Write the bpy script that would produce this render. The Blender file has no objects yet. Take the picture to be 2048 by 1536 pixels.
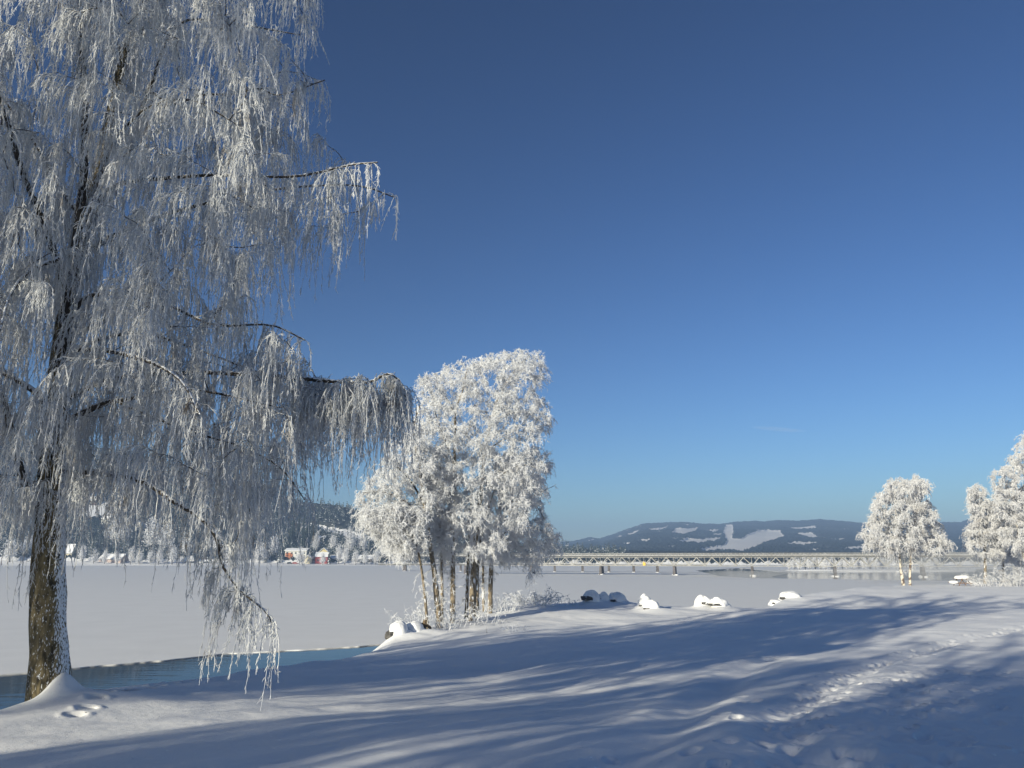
import bpy, math, random
import numpy as np
from mathutils import Vector
from mathutils.geometry import tessellate_polygon

SC = bpy.context.scene
COL = SC.collection
rng = np.random.default_rng(7)
random.seed(7)

# ------------------------------------------------------------------ camera
F = 1536.0
CAMZ = 5.0
PITCH = math.atan(349.0 / F)
cam = bpy.data.cameras.new('camera')
cam.sensor_width = 36.0
cam.lens = 27.0
cam.clip_start = 0.1
cam.clip_end = 20000
camo = bpy.data.objects.new('camera', cam)
COL.objects.link(camo)
camo.location = (0, 0, CAMZ)
camo.rotation_euler = (math.pi / 2 + PITCH, 0, 0)
SC.camera = camo

# ------------------------------------------------------------------ light
SUN_EL = math.radians(15)
SH_AZ = math.radians(40)           # shadows fall this far to the right of straight ahead (+Y)
SUNDIR = Vector((-math.sin(SH_AZ) * math.cos(SUN_EL), -math.cos(SH_AZ) * math.cos(SUN_EL), math.sin(SUN_EL)))
w = bpy.data.worlds.new('World')
SC.world = w
w.use_nodes = True
nt = w.node_tree
bg = nt.nodes['Background']
sky = nt.nodes.new('ShaderNodeTexSky')
sky.sky_type = 'NISHITA'
sky.sun_disc = False
sky.sun_elevation = SUN_EL
sky.sun_rotation = math.atan2(SUNDIR.x, SUNDIR.y)
sky.altitude = 200
sky.air_density = 1.0
sky.dust_density = 0.3
sky.ozone_density = 3.0
m1 = nt.nodes.new('ShaderNodeVectorMath'); m1.operation = 'MULTIPLY'
m1.inputs[1].default_value = (0.217 * 0.69, 0.217 * 0.755, 0.217 * 0.83)
gm = nt.nodes.new('ShaderNodeGamma'); gm.inputs[1].default_value = 1.5
m2 = nt.nodes.new('ShaderNodeVectorMath'); m2.operation = 'SCALE'; m2.inputs['Scale'].default_value = 4.6
nt.links.new(sky.outputs[0], m1.inputs[0]); nt.links.new(m1.outputs[0], gm.inputs[0])
nt.links.new(gm.outputs[0], m2.inputs[0]); nt.links.new(m2.outputs[0], bg.inputs[0])
bg.inputs[1].default_value = 0.085
sl = bpy.data.lights.new('sun', 'SUN')
sl.energy = 5.0
sl.angle = math.radians(0.55)
sl.color = (1.0, 0.93, 0.74)
so = bpy.data.objects.new('sun', sl)
COL.objects.link(so)
so.rotation_euler = SUNDIR.to_track_quat('Z', 'Y').to_euler()
so.location = (-30, -30, 40)
SC.view_settings.view_transform = 'Standard'
SC.view_settings.look = 'None'
SC.view_settings.exposure = 0.57
SC.view_settings.gamma = 1.0
SC.view_settings.use_curve_mapping = False
SC.cycles.max_bounces = 9
SC.cycles.diffuse_bounces = 8
SC.cycles.glossy_bounces = 3
SC.cycles.transmission_bounces = 8
SC.cycles.volume_bounces = 0
SC.cycles.transparent_max_bounces = 8
SC.cycles.sample_clamp_indirect = 6

# ------------------------------------------------------------------ helpers
cp, sp = math.cos(PITCH), math.sin(PITCH)


def ray(px, py):
    px = np.asarray(px, float); py = np.asarray(py, float)
    xc = (px - 1024) / F
    yc = (768 - py) / F
    return np.stack([xc, cp - sp * yc, sp + cp * yc], -1)


def at(px, py, Y):
    """the point at photo position (px, py) standing Y metres ahead"""
    d = ray(px, py)
    s = np.asarray(Y, float) / d[..., 1]
    return d * s[..., None] + np.array([0, 0, CAMZ])


def atz(px, py, z):
    d = ray(px, py)
    s = (z - CAMZ) / d[..., 2]
    return d * s[..., None] + np.array([0, 0, CAMZ])


def proj(P):
    P = np.asarray(P, float)
    x, y, z = P[..., 0], P[..., 1], P[..., 2] - CAMZ
    dep = y * cp + z * sp
    yc = -y * sp + z * cp
    dep = np.where(dep > 0.05, dep, 0.05)
    return 1024 + F * x / dep, 768 - F * yc / dep


def tag(o, label=None, cat=None, group=None, kind=None):
    if label: o['label'] = label
    if cat: o['category'] = cat
    if group: o['group'] = group
    if kind: o['kind'] = kind
    return o


class MB:
    """collects vertices and faces of one mesh"""
    def __init__(s):
        s.v = []; s.q = []; s.t = []; s.n = 0; s.mi = []; s.flat = False
        s.qm = []; s.tm = []

    def add(s, v, q=None, t=None, m=0):
        v = np.asarray(v, float).reshape(-1, 3)
        s.v.append(v)
        if q is not None and len(q):
            q = np.asarray(q, int).reshape(-1, 4) + s.n
            s.q.append(q); s.qm.append(np.full(len(q), m))
        if t is not None and len(t):
            t = np.asarray(t, int).reshape(-1, 3) + s.n
            s.t.append(t); s.tm.append(np.full(len(t), m))
        s.n += len(v)

    def box(s, c, d, rz=0.0, m=0, taper=1.0):
        x, y, z = d[0] / 2, d[1] / 2, d[2] / 2
        v = np.array([(-x, -y, -z), (x, -y, -z), (x, y, -z), (-x, y, -z),
                      (-x * taper, -y * taper, z), (x * taper, -y * taper, z), (x * taper, y * taper, z), (-x * taper, y * taper, z)])
        cr, sr = math.cos(rz), math.sin(rz)
        v = np.stack([v[:, 0] * cr - v[:, 1] * sr, v[:, 0] * sr + v[:, 1] * cr, v[:, 2]], 1) + np.array(c)
        s.add(v, [(0, 3, 2, 1), (4, 5, 6, 7), (0, 1, 5, 4), (1, 2, 6, 5), (2, 3, 7, 6), (3, 0, 4, 7)], m=m)

    def bar(s, a, b, w_, h_, m=0):
        a = np.array(a, float); b = np.array(b, float)
        T = (b - a) / np.linalg.norm(b - a)
        ref = np.array([0, 0, 1.0]) if abs(T[2]) < 0.95 else np.array([1.0, 0, 0])
        U = np.cross(T, ref); U /= np.linalg.norm(U)
        V = np.cross(U, T)
        v = []
        for p in (a, b):
            for (i, j) in ((-1, -1), (1, -1), (1, 1), (-1, 1)):
                v.append(p + U * i * w_ / 2 + V * j * h_ / 2)
        s.add(v, [(0, 3, 2, 1), (4, 5, 6, 7), (0, 1, 5, 4), (1, 2, 6, 5), (2, 3, 7, 6), (3, 0, 4, 7)], m=m)

    def tubes(s, P, R, sides=3, m=0, wob=None):
        P = np.asarray(P, float); R = np.asarray(R, float)
        M, N, _ = P.shape
        T = np.gradient(P, axis=1)
        T /= np.linalg.norm(T, axis=2, keepdims=True) + 1e-9
        ref = rng.normal(size=(M, 1, 3))
        mean = T.mean(1, keepdims=True)
        ref = ref - (ref * mean).sum(2, keepdims=True) * mean
        U = np.cross(T, ref); U /= np.linalg.norm(U, axis=2, keepdims=True) + 1e-9
        V = np.cross(T, U)
        th = np.arange(sides) * 2 * math.pi / sides
        rr = R[:, :, None, None]
        if wob is not None: rr = rr * wob[:, :, :, None]
        vv = P[:, :, None, :] + rr * (np.cos(th)[None, None, :, None] * U[:, :, None, :] + np.sin(th)[None, None, :, None] * V[:, :, None, :])
        idx = np.arange(M * N * sides).reshape(M, N, sides)
        a = idx[:, :-1, :]; b = np.roll(idx, -1, 2)[:, :-1, :]
        c = np.roll(idx, -1, 2)[:, 1:, :]; d = idx[:, 1:, :]
        s.add(vv.reshape(-1, 3), np.stack([a, b, c, d], -1).reshape(-1, 4), m=m)

    def build(s, name, mats, parent=None, smooth=True, origin=(0, 0, 0), attrs=None):
        me = bpy.data.meshes.new(name)
        V = np.concatenate(s.v) - np.array(origin)
        q = np.concatenate(s.q) if s.q else np.zeros((0, 4), int)
        t = np.concatenate(s.t) if s.t else np.zeros((0, 3), int)
        me.vertices.add(len(V)); me.vertices.foreach_set('co', V.astype(np.float32).ravel())
        me.loops.add(len(q) * 4 + len(t) * 3)
        me.loops.foreach_set('vertex_index', np.concatenate([q.ravel(), t.ravel()]).astype(np.int32))
        me.polygons.add(len(q) + len(t))
        me.polygons.foreach_set('loop_start', np.concatenate([np.arange(len(q)) * 4, len(q) * 4 + np.arange(len(t)) * 3]).astype(np.int32))
        mi = np.concatenate((s.qm + s.tm)) if (s.qm or s.tm) else np.zeros(0)
        me.polygons.foreach_set('material_index', mi.astype(np.int32))
        me.polygons.foreach_set('use_smooth', np.full(len(q) + len(t), bool(smooth)))
        if not isinstance(mats, (list, tuple)): mats = [mats]
        for m in mats: me.materials.append(m)
        if attrs:
            for k, a in attrs.items():
                at_ = me.attributes.new(k, 'FLOAT', 'POINT')
                at_.data.foreach_set('value', np.asarray(a, np.float32))
        me.update(calc_edges=True)
        o = bpy.data.objects.new(name, me)
        COL.objects.link(o)
        if parent is not None: o.parent = parent
        return o


def empty(name, loc, rz=0.0):
    o = bpy.data.objects.new(name, None)
    o.location = tuple(float(c) for c in loc); o.rotation_euler = (0, 0, rz)
    o.empty_display_size = 0.3
    COL.objects.link(o)
    return o


def copy_tree(o, parent=None):
    c = o.copy(); COL.objects.link(c)
    c.parent = parent
    for ch in list(o.children): copy_tree(ch, c)
    return c


# value noise
_perm = rng.random((256, 256))


def vn(x, y):
    xi = np.floor(x).astype(int); yi = np.floor(y).astype(int)
    fx = x - xi; fy = y - yi
    fx = fx * fx * (3 - 2 * fx); fy = fy * fy * (3 - 2 * fy)
    g = lambda i, j: _perm[i & 255, j & 255]
    return (g(xi, yi) * (1 - fx) + g(xi + 1, yi) * fx) * (1 - fy) + (g(xi, yi + 1) * (1 - fx) + g(xi + 1, yi + 1) * fx) * fy - 0.5


def fbm(x, y, o=4, g=0.5):
    s = 0; a = 1.0
    for k in range(o):
        s = s + a * vn(x * 2 ** k + 17.3 * k, y * 2 ** k + 9.1 * k); a *= g
    return s


def inpoly(px, py, poly):
    px = np.asarray(px); py = np.asarray(py)
    r = np.zeros(px.shape, bool)
    n = len(poly)
    for i in range(n):
        x1, y1 = poly[i]; x2, y2 = poly[(i + 1) % n]
        c = ((y1 > py) != (y2 > py)) & (px < (x2 - x1) * (py - y1) / (y2 - y1 + 1e-12) + x1)
        r ^= c
    return r


def polydist(x, y, pts, closed=True):
    d = np.full(np.shape(x), 1e9)
    n = len(pts)
    for i in range(n if closed else n - 1):
        ax, ay = pts[i][0], pts[i][1]; bx, by = pts[(i + 1) % n][0], pts[(i + 1) % n][1]
        L = (bx - ax) ** 2 + (by - ay) ** 2 + 1e-9
        t = np.clip(((x - ax) * (bx - ax) + (y - ay) * (by - ay)) / L, 0, 1)
        d = np.minimum(d, np.hypot(x - ax - t * (bx - ax), y - ay - t * (by - ay)))
    return d


# ------------------------------------------------------------------ materials
def mat(name):
    m = bpy.data.materials.new(name); m.use_nodes = True
    return m, m.node_tree, m.node_tree.nodes['Principled BSDF'], m.node_tree.nodes.new, m.node_tree.links.new


def simple(name, col, rough=0.7, metal=0.0, vary=0.12, scale=6.0):
    m, t, b, N, L = mat(name)
    tc = N('ShaderNodeTexCoord'); no = N('ShaderNodeTexNoise'); no.inputs['Scale'].default_value = scale
    no.inputs['Detail'].default_value = 4
    L(tc.outputs['Object'], no.inputs['Vector'])
    r = N('ShaderNodeValToRGB')
    c = np.array(col)
    r.color_ramp.elements[0].position = 0.3; r.color_ramp.elements[1].position = 0.7
    r.color_ramp.elements[0].color = tuple(np.clip(c * (1 - vary), 0, 1)) + (1,)
    r.color_ramp.elements[1].color = tuple(np.clip(c * (1 + vary), 0, 1)) + (1,)
    L(no.outputs[0], r.inputs[0]); L(r.outputs[0], b.inputs['Base Color'])
    b.inputs['Roughness'].default_value = rough; b.inputs['Metallic'].default_value = metal
    return m


def snow_mat(name, col=(0.87, 0.87, 0.875), bump=0.25, scales=((1.1, 0.12), (9, 0.035), (60, 0.016), (220, 0.006)), sparkle=False):
    m, t, b, N, L = mat(name)
    tc = N('ShaderNodeTexCoord')
    b.inputs['Roughness'].default_value = 0.75
    b.inputs['Specular IOR Level'].default_value = 0.15
    hs = None
    for sc_, h in scales:
        no = N('ShaderNodeTexNoise'); no.inputs['Scale'].default_value = sc_; no.inputs['Detail'].default_value = 3
        L(tc.outputs['Object'], no.inputs['Vector'])
        mu = N('ShaderNodeMath'); mu.operation = 'MULTIPLY'; mu.inputs[1].default_value = h
        L(no.outputs[0], mu.inputs[0])
        if hs is None: hs = mu
        else:
            ad = N('ShaderNodeMath'); L(hs.outputs[0], ad.inputs[0]); L(mu.outputs[0], ad.inputs[1]); hs = ad
    bm_ = N('ShaderNodeBump'); bm_.inputs['Strength'].default_value = bump; bm_.inputs['Distance'].default_value = 1.0
    L(hs.outputs[0], bm_.inputs['Height']); L(bm_.outputs[0], b.inputs['Normal'])
    no = N('ShaderNodeTexNoise'); no.inputs['Scale'].default_value = 0.35; no.inputs['Detail'].default_value = 5
    L(tc.outputs['Object'], no.inputs['Vector'])
    r = N('ShaderNodeValToRGB')
    c = np.array(col)
    r.color_ramp.elements[0].position = 0.3; r.color_ramp.elements[1].position = 0.7
    r.color_ramp.elements[0].color = tuple(c * 0.95) + (1,); r.color_ramp.elements[1].color = tuple(c) + (1,)
    L(no.outputs[0], r.inputs[0]); L(r.outputs[0], b.inputs['Base Color'])
    if sparkle:   # ice crystals: tiny facets that mirror the sun
        vo = N('ShaderNodeTexVoronoi'); vo.inputs['Scale'].default_value = 26
        L(tc.outputs['Object'], vo.inputs['Vector'])
        se = N('ShaderNodeSeparateColor'); L(vo.outputs['Color'], se.inputs[0])
        gt = N('ShaderNodeMath'); gt.operation = 'GREATER_THAN'; gt.inputs[1].default_value = 0.95
        L(se.outputs[0], gt.inputs[0])
        lt = N('ShaderNodeMath'); lt.operation = 'LESS_THAN'; lt.inputs[1].default_value = 0.28
        L(vo.outputs['Distance'], lt.inputs[0])
        mm = N('ShaderNodeMath'); mm.operation = 'MULTIPLY'; L(gt.outputs[0], mm.inputs[0]); L(lt.outputs[0], mm.inputs[1])
        gl = N('ShaderNodeBsdfGlossy'); gl.inputs['Roughness'].default_value = 0.28
        nm = N('ShaderNodeVectorMath'); nm.operation = 'SUBTRACT'; nm.inputs[1].default_value = (0.5, 0.5, 0.05)
        L(vo.outputs['Color'], nm.inputs[0])
        nn = N('ShaderNodeVectorMath'); nn.operation = 'NORMALIZE'; L(nm.outputs[0], nn.inputs[0]); L(nn.outputs[0], gl.inputs['Normal'])
        mx = N('ShaderNodeMixShader'); L(mm.outputs[0], mx.inputs[0]); L(b.outputs[0], mx.inputs[1]); L(gl.outputs[0], mx.inputs[2])
        L(mx.outputs[0], t.nodes['Material Output'].inputs['Surface'])
    return m


def frost_mat(name, col=(0.84, 0.86, 0.89), trans=0.25, dark=None, amt=0.0, scale=3.0):
    m, t, b, N, L = mat(name)
    out = t.nodes['Material Output']
    t.nodes.remove(b)
    di = N('ShaderNodeBsdfDiffuse'); tr = N('ShaderNodeBsdfTranslucent'); mx = N('ShaderNodeMixShader')
    mx.inputs[0].default_value = trans
    tc = N('ShaderNodeTexCoord'); no = N('ShaderNodeTexNoise'); no.inputs['Scale'].default_value = scale
    no.inputs['Detail'].default_value = 5
    L(tc.outputs['Object'], no.inputs['Vector'])
    r = N('ShaderNodeValToRGB')
    c = np.array(col)
    dk = c * 0.85 if dark is None else np.array(dark)
    r.color_ramp.elements[0].position = 0.30 + amt * 0.2; r.color_ramp.elements[1].position = 0.42 + amt * 0.2
    r.color_ramp.elements[0].color = tuple(dk) + (1,); r.color_ramp.elements[1].color = tuple(c) + (1,)
    L(no.outputs[0], r.inputs[0])
    L(r.outputs[0], di.inputs[0]); L(r.outputs[0], tr.inputs[0])
    L(di.outputs[0], mx.inputs[1]); L(tr.outputs[0], mx.inputs[2]); L(mx.outputs[0], out.inputs['Surface'])
    return m


def bark_mat(name,  base=(0.05, 0.042, 0.03), light=(0.11, 0.095, 0.06), frost=0.5, speck=0.55, side=None, fscale=22.0, white=None, smin=-0.2):
    """bark with crevices, frost specks, frost on faces that look up (or to the side vector)"""
    m, t, b, N, L = mat(name)
    tc = N('ShaderNodeTexCoord'); mp = N('ShaderNodeMapping'); mp.inputs['Scale'].default_value = (1, 1, 0.35)
    L(tc.outputs['Object'], mp.inputs[0])
    no = N('ShaderNodeTexNoise'); no.inputs['Scale'].default_value = 14; no.inputs['Detail'].default_value = 6
    L(mp.outputs[0], no.inputs['Vector'])
    r = N('ShaderNodeValToRGB')
    r.color_ramp.elements[0].position = 0.35; r.color_ramp.elements[1].position = 0.65
    r.color_ramp.elements[0].color = tuple(base) + (1,); r.color_ramp.elements[1].color = tuple(light) + (1,)
    L(no.outputs[0], r.inputs[0])
    colo = r.outputs[0]
    if white is not None:
        n3 = N('ShaderNodeTexNoise'); n3.inputs['Scale'].default_value = 2.2; n3.inputs['Detail'].default_value = 3
        L(tc.outputs['Object'], n3.inputs['Vector'])
        r3 = N('ShaderNodeValToRGB'); r3.color_ramp.elements[0].position = 0.44; r3.color_ramp.elements[1].position = 0.5
        L(n3.outputs[0], r3.inputs[0])
        mw = N('ShaderNodeMixRGB'); mw.inputs[2].default_value = tuple(white) + (1,)
        L(r3.outputs[0], mw.inputs[0]); L(colo, mw.inputs[1]); colo = mw.outputs[0]
    n2 = N('ShaderNodeTexNoise'); n2.inputs['Scale'].default_value = fscale; n2.inputs['Detail'].default_value = 4
    L(mp.outputs[0], n2.inputs['Vector'])
    g = N('ShaderNodeNewGeometry'); dt = N('ShaderNodeVectorMath'); dt.operation = 'DOT_PRODUCT'
    dt.inputs[1].default_value = side or (0, 0, 1)
    L(g.outputs['Normal'], dt.inputs[0])
    mr = N('ShaderNodeMapRange'); mr.inputs['From Min'].default_value = smin; mr.inputs['From Max'].default_value = 1.0
    mr.inputs['To Min'].default_value = 0.0; mr.inputs['To Max'].default_value = frost
    L(dt.outputs['Value'], mr.inputs['Value'])
    ad = N('ShaderNodeMath'); L(n2.outputs[0], ad.inputs[0]); L(mr.outputs[0], ad.inputs[1])
    r2 = N('ShaderNodeValToRGB'); r2.color_ramp.elements[0].position = speck; r2.color_ramp.elements[1].position = speck + 0.07
    L(ad.outputs[0], r2.inputs[0])
    mx = N('ShaderNodeMixRGB'); mx.inputs[2].default_value = (0.8, 0.82, 0.85, 1)
    L(r2.outputs[0], mx.inputs[0]); L(colo, mx.inputs[1]); L(mx.outputs[0], b.inputs['Base Color'])
    bu = N('ShaderNodeBump'); bu.inputs['Strength'].default_value = 0.9; bu.inputs['Distance'].default_value = 0.03
    L(no.outputs[0], bu.inputs['Height']); L(bu.outputs[0], b.inputs['Normal'])
    b.inputs['Roughness'].default_value = 0.9
    return m


M_SNOW = snow_mat('snow_bank', sparkle=True)
M_CAP = snow_mat('snow_cap', bump=0.2)
M_ROOFSNOW = snow_mat('roof_snow', bump=0.1)
M_ICE = snow_mat('snowy_ice', col=(0.80, 0.80, 0.79), bump=0.25, scales=((0.25, 0.10), (1.3, 0.05), (9, 0.02)))
M_FROST = frost_mat('frost_near', col=(0.9, 0.91, 0.92), trans=0.45, dark=(0.42, 0.38, 0.34), amt=-0.2, scale=2.0)
M_FROST2 = frost_mat('frost_mid', col=(0.90, 0.91, 0.93), trans=0.25, dark=(0.78, 0.78, 0.78), scale=1.2)
M_FROST3 = frost_mat('frost_far', col=(0.83, 0.83, 0.84), trans=0.2, dark=(0.58, 0.55, 0.52), scale=0.6)
M_BARK = bark_mat('birch_bark_frosted', side=(0.97, -0.1, 0.2), frost=0.22, speck=0.60, smin=0.72, fscale=52, base=(0.03, 0.026, 0.016), light=(0.24, 0.19, 0.10))
M_LIMB = bark_mat('limb_bark', base=(0.03, 0.025, 0.022), light=(0.09, 0.075, 0.06), frost=0.5, speck=0.72)
M_STEM = bark_mat('stem_bark', base=(0.09, 0.072, 0.052), light=(0.32, 0.26, 0.18), frost=0.35, speck=0.64, fscale=8)
M_WHITEBARK = bark_mat('white_birch_bark', base=(0.06, 0.045, 0.04), light=(0.2, 0.15, 0.12), frost=0.2, speck=0.8, white=(0.62, 0.56, 0.46))
M_ROCK = bark_mat('rock', base=(0.045, 0.043, 0.042), light=(0.13, 0.125, 0.12), frost=0.25, speck=0.74, fscale=5)

# ------------------------------------------------------------------ ground shape
EDGE = [(0, 1420, 12.3), (110, 1399, 13.6), (250, 1372, 15.5), (450, 1345, 19.5), (600, 1325, 23.5), (670, 1316, 27), (730, 1299, 31),
        (785, 1281, 36), (850, 1258, 39), (930, 1230, 45), (1000, 1209, 50), (1080, 1203, 54), (1160, 1202, 56), (1260, 1208, 55),
        (1380, 1213, 54), (1480, 1216, 53), (1545, 1209, 60), (1600, 1190, 65), (1700, 1178, 73), (1810, 1170, 92), (1925, 1167, 100), (2048, 1162, 115), (2300, 1157, 135)]
E3 = [at(a, b, c) for a, b, c in EDGE]
shore = [(-200, -80), (-90, -25), (-50, -2), (-26, 8), (-14, 11.5)] + [(p[0], p[1]) for p in E3] + [(260, 190), (420, 230), (420, -300), (-200, -300)]
ctl = [tuple(p) for p in E3]
INNER = [(0, 1536, 2.95), (300, 1470, 2.85), (600, 1536, 3.15), (1024, 1536, 3.3), (1500, 1536, 3.38), (2048, 1536, 3.42)]
ctl += [tuple(atz(a, b, z)) for a, b, z in INNER]
ctl += [tuple(at(a, b, c)) for a, b, c in [(600, 1400, 14.8), (900, 1400, 15.5), (900, 1290, 30), (1200, 1290, 29), (1500, 1290, 28.5), (1800, 1290, 28), (2048, 1290, 27),
                                         (1250, 1232, 45), (1600, 1219, 50), (1800, 1222, 48), (1950, 1219, 50), (2300, 1215, 50), (1650, 1213, 58), (1800, 1215, 57), (1950, 1214, 57), (1750, 1192, 65), (1900, 1185, 70), (2048, 1180, 75)]]
ctl += [(0, 0, 3.4), (0, -15, 3.5), (-14, 9, 2.7), (-26, 5, 2.7), (-50, -6, 2.7), (-25, -20, 3.2), (30, -10, 3.4), (60, 20, 3.0), (90, 50, 2.6), (150, 80, 2.4), (0, -60, 3.6), (60, -60, 3.6), (200, 60, 2.6), (400, -290, 3), (-190, -290, 3)]
ctl = np.array(ctl)


def tps_k(r2):
    return 0.5 * r2 * np.log(r2 + 1e-9)


def tps_fit(C, lam):
    xy = C[:, :2] / 50; n = len(C)
    d = ((xy[:, None] - xy[None]) ** 2).sum(-1)
    K = tps_k(d) + lam * np.eye(n)
    P = np.c_[np.ones(n), xy]
    A = np.block([[K, P], [P.T, np.zeros((3, 3))]])
    return np.linalg.solve(A, np.r_[C[:, 2], 0, 0, 0])


TW = tps_fit(ctl, 0.0004)
TREE_B = at(97, 1402, 13.2)


def base_z(x, y):
    x = np.asarray(x, float); y = np.asarray(y, float)
    s = np.full(x.shape, TW[-3]) + TW[-2] * x / 50 + TW[-1] * y / 50
    for i in range(len(ctl)):
        s = s + TW[i] * tps_k(((x - ctl[i, 0]) / 50) ** 2 + ((y - ctl[i, 1]) / 50) ** 2)
    return np.clip(s, -0.5, 4.5)


def line_px(pts, z=3.3):
    """a line drawn on the bank"""
    out = []
    for a, b in pts:
        p = atz(a, b, z)
        for _ in range(12): p = atz(a, b, float(base_z(p[0], p[1])))
        out.append((p[0], p[1]))
    return out


PATH1 = line_px([(1700, 1600), (1610, 1520), (1565, 1465), (1572, 1415), (1640, 1385), (1740, 1335), (1880, 1290), (2060, 1255)])
PATH2 = line_px([(1250, 1536), (1330, 1465), (1400, 1400), (1470, 1350), (1540, 1318)])
TRAMP = line_px([(1800, 1600), (1780, 1480), (1850, 1400), (1900, 1340)])
PRINTS = []
for L_, wd, step in ((PATH1, 0.25, 0.28), (TRAMP, 1.1, 0.09)):
    for i in range(len(L_) - 1):
        a = np.array(L_[i]); b = np.array(L_[i + 1]); n = max(1, int(np.linalg.norm(b - a) / step))
        dd = (b - a) / np.linalg.norm(b - a); pp = np.array([-dd[1], dd[0]])
        for k in range(n):
            c = a + (b - a) * (k + rng.random()) / n + pp * rng.normal() * wd
            PRINTS.append((c[0], c[1], math.atan2(dd[1], dd[0]) + rng.normal() * 0.3, rng.uniform(.03, .07), rng.uniform(.05, .09)))
for (a, b) in [(345, 1365), (316, 1372), (300, 1379), (262, 1386), (240, 1395), (252, 1391), (205, 1404), (190, 1413), (172, 1424), (150, 1432)]:
    c = line_px([(a, b)])[0]
    PRINTS.append((c[0], c[1], 0.4, 0.09, 0.07))
ROCKS = [(1184, 1206, 52, 1.35, 1.05), (1206, 1207, 52.6, 1.0, 0.95), (1232, 1206, 53, 1.45, 0.98), (1290, 1209, 50, 1.0, 0.95), (1301, 1219, 48.5, 1.15, 0.75),
         (1407, 1214, 51, 1.3, 1.0), (1437, 1217, 50.5, 1.35, 0.88), (797, 1283, 36.5, 1.0, 0.85), (826, 1275, 37.2, 1.1, 0.75), (1580, 1205, 63, 1.9, 0.75), (1552, 1211, 61, 1.2, 0.45)]
ROCKXY = [(at(a, b, c)[0], c, w_, h_) for a, b, c, w_, h_ in ROCKS]


def ground(x, y, fine=True):
    x = np.asarray(x, float); y = np.asarray(y, float)
    z = base_z(x, y)
    ins = inpoly(x, y, shore)
    d = polydist(x, y, shore)
    wob = 0.35 + 0.7 * fbm(x * 0.16, y * 0.16, 3)
    dd = np.where(ins, -d, d) + wob
    drop = 0.8 * (np.sqrt(np.maximum(dd, 0) ** 2 + 0.5) - 0.707)
    z = z - np.where(dd > 0, drop, 0)
    if fine:
        amp = np.clip(np.hypot(x, y) / 40, 0.25, 1.0)
        z = z + 0.16 * amp * fbm(x * 0.22, y * 0.22, 3) + 0.045 * fbm(x * 0.9 + 3, y * 0.9, 3)
        # wind drifts lie across the bank
        u = x * 0.45 + y * 0.9
        z = z + 0.02 * vn(u * 1.6 + 2 * vn(x * .3, y * .3), (x * 0.9 - y * 0.45) * 0.35)
        bump = 0
        for rx_, ry_, rw, rh in ROCKXY:
            dx = x - rx_; dy = y - ry_
            rr = (dx / (rw * np.where(dx > 0, 1.25, 0.6))) ** 2 + (dy / (rw * 0.8)) ** 2
            bump = np.maximum(bump, 0.36 * rh * np.exp(-rr))
        z = z + bump
        # snow piled on the lee side of the birch
        tx, ty = TREE_B[0], TREE_B[1]
        z = z + 0.33 * np.exp(-(((x - tx - 0.27) / 0.21) ** 2 + ((y - ty + 0.16) / 0.34) ** 2)) + 0.16 * np.exp(-(((x - tx - 0.7) / 0.8) ** 2 + ((y - ty) / 0.9) ** 2))
        near = (np.hypot(x, y) < 60)
        d1 = polydist(x, y, PATH1, False)
        z = z - 0.07 * np.exp(-(d1 / 0.33) ** 2) + 0.02 * np.exp(-((d1 - 0.6) / 0.25) ** 2)
        d2 = polydist(x, y, PATH2, False)
        z = z - 0.07 * np.exp(-(d2 / 0.4) ** 2) + 0.05 * np.exp(-((d2 - 0.55) / 0.3) ** 2) * (0.5 + vn(x * 2, y * 2))
        d3 = polydist(x, y, TRAMP, False)
        z = z + 0.075 * np.exp(-(d3 / 1.4) ** 2) * fbm(x * 3.2, y * 3.2, 3)
        z = z + 0.05 * np.exp(-(d1 / 0.5) ** 2) * fbm(x * 4.5, y * 4.5, 2)
        for (cx, cy, a, dep, rad) in PRINTS:
            m_ = (np.abs(x - cx) < 0.5) & (np.abs(y - cy) < 0.5)
            if not m_.any(): continue
            xx = x[m_] - cx; yy = y[m_] - cy
            u_ = xx * math.cos(a) + yy * math.sin(a); v_ = -xx * math.sin(a) + yy * math.cos(a)
            rr = np.sqrt((u_ / (rad * 1.9)) ** 2 + (v_ / rad) ** 2)
            z[m_] += -1.35 * dep * np.exp(-rr ** 4) + 0.25 * dep * np.exp(-((rr - 1.5) / 0.4) ** 2)
    return z


def gz(x, y):
    return float(ground(np.array([x]), np.array([y]))[0])


def on_ground(px, py, Y=None):
    """the ground point under photo position (px, py)"""
    if Y is not None:
        p = at(px, py, Y); return np.array([p[0], p[1], gz(p[0], p[1])])
    d = ray(px, py); t = 3.0
    o = np.array([0, 0, CAMZ])
    prev = 3.0
    ts = np.geomspace(3, 250, 1500)
    P = o + d * ts[:, None]
    g = ground(P[:, 0], P[:, 1], False)
    k = np.argmax(P[:, 2] < g)
    if P[k, 2] >= g[k]: k = len(ts) - 1
    p = P[k]
    return np.array([p[0], p[1], gz(p[0], p[1])])


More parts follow.
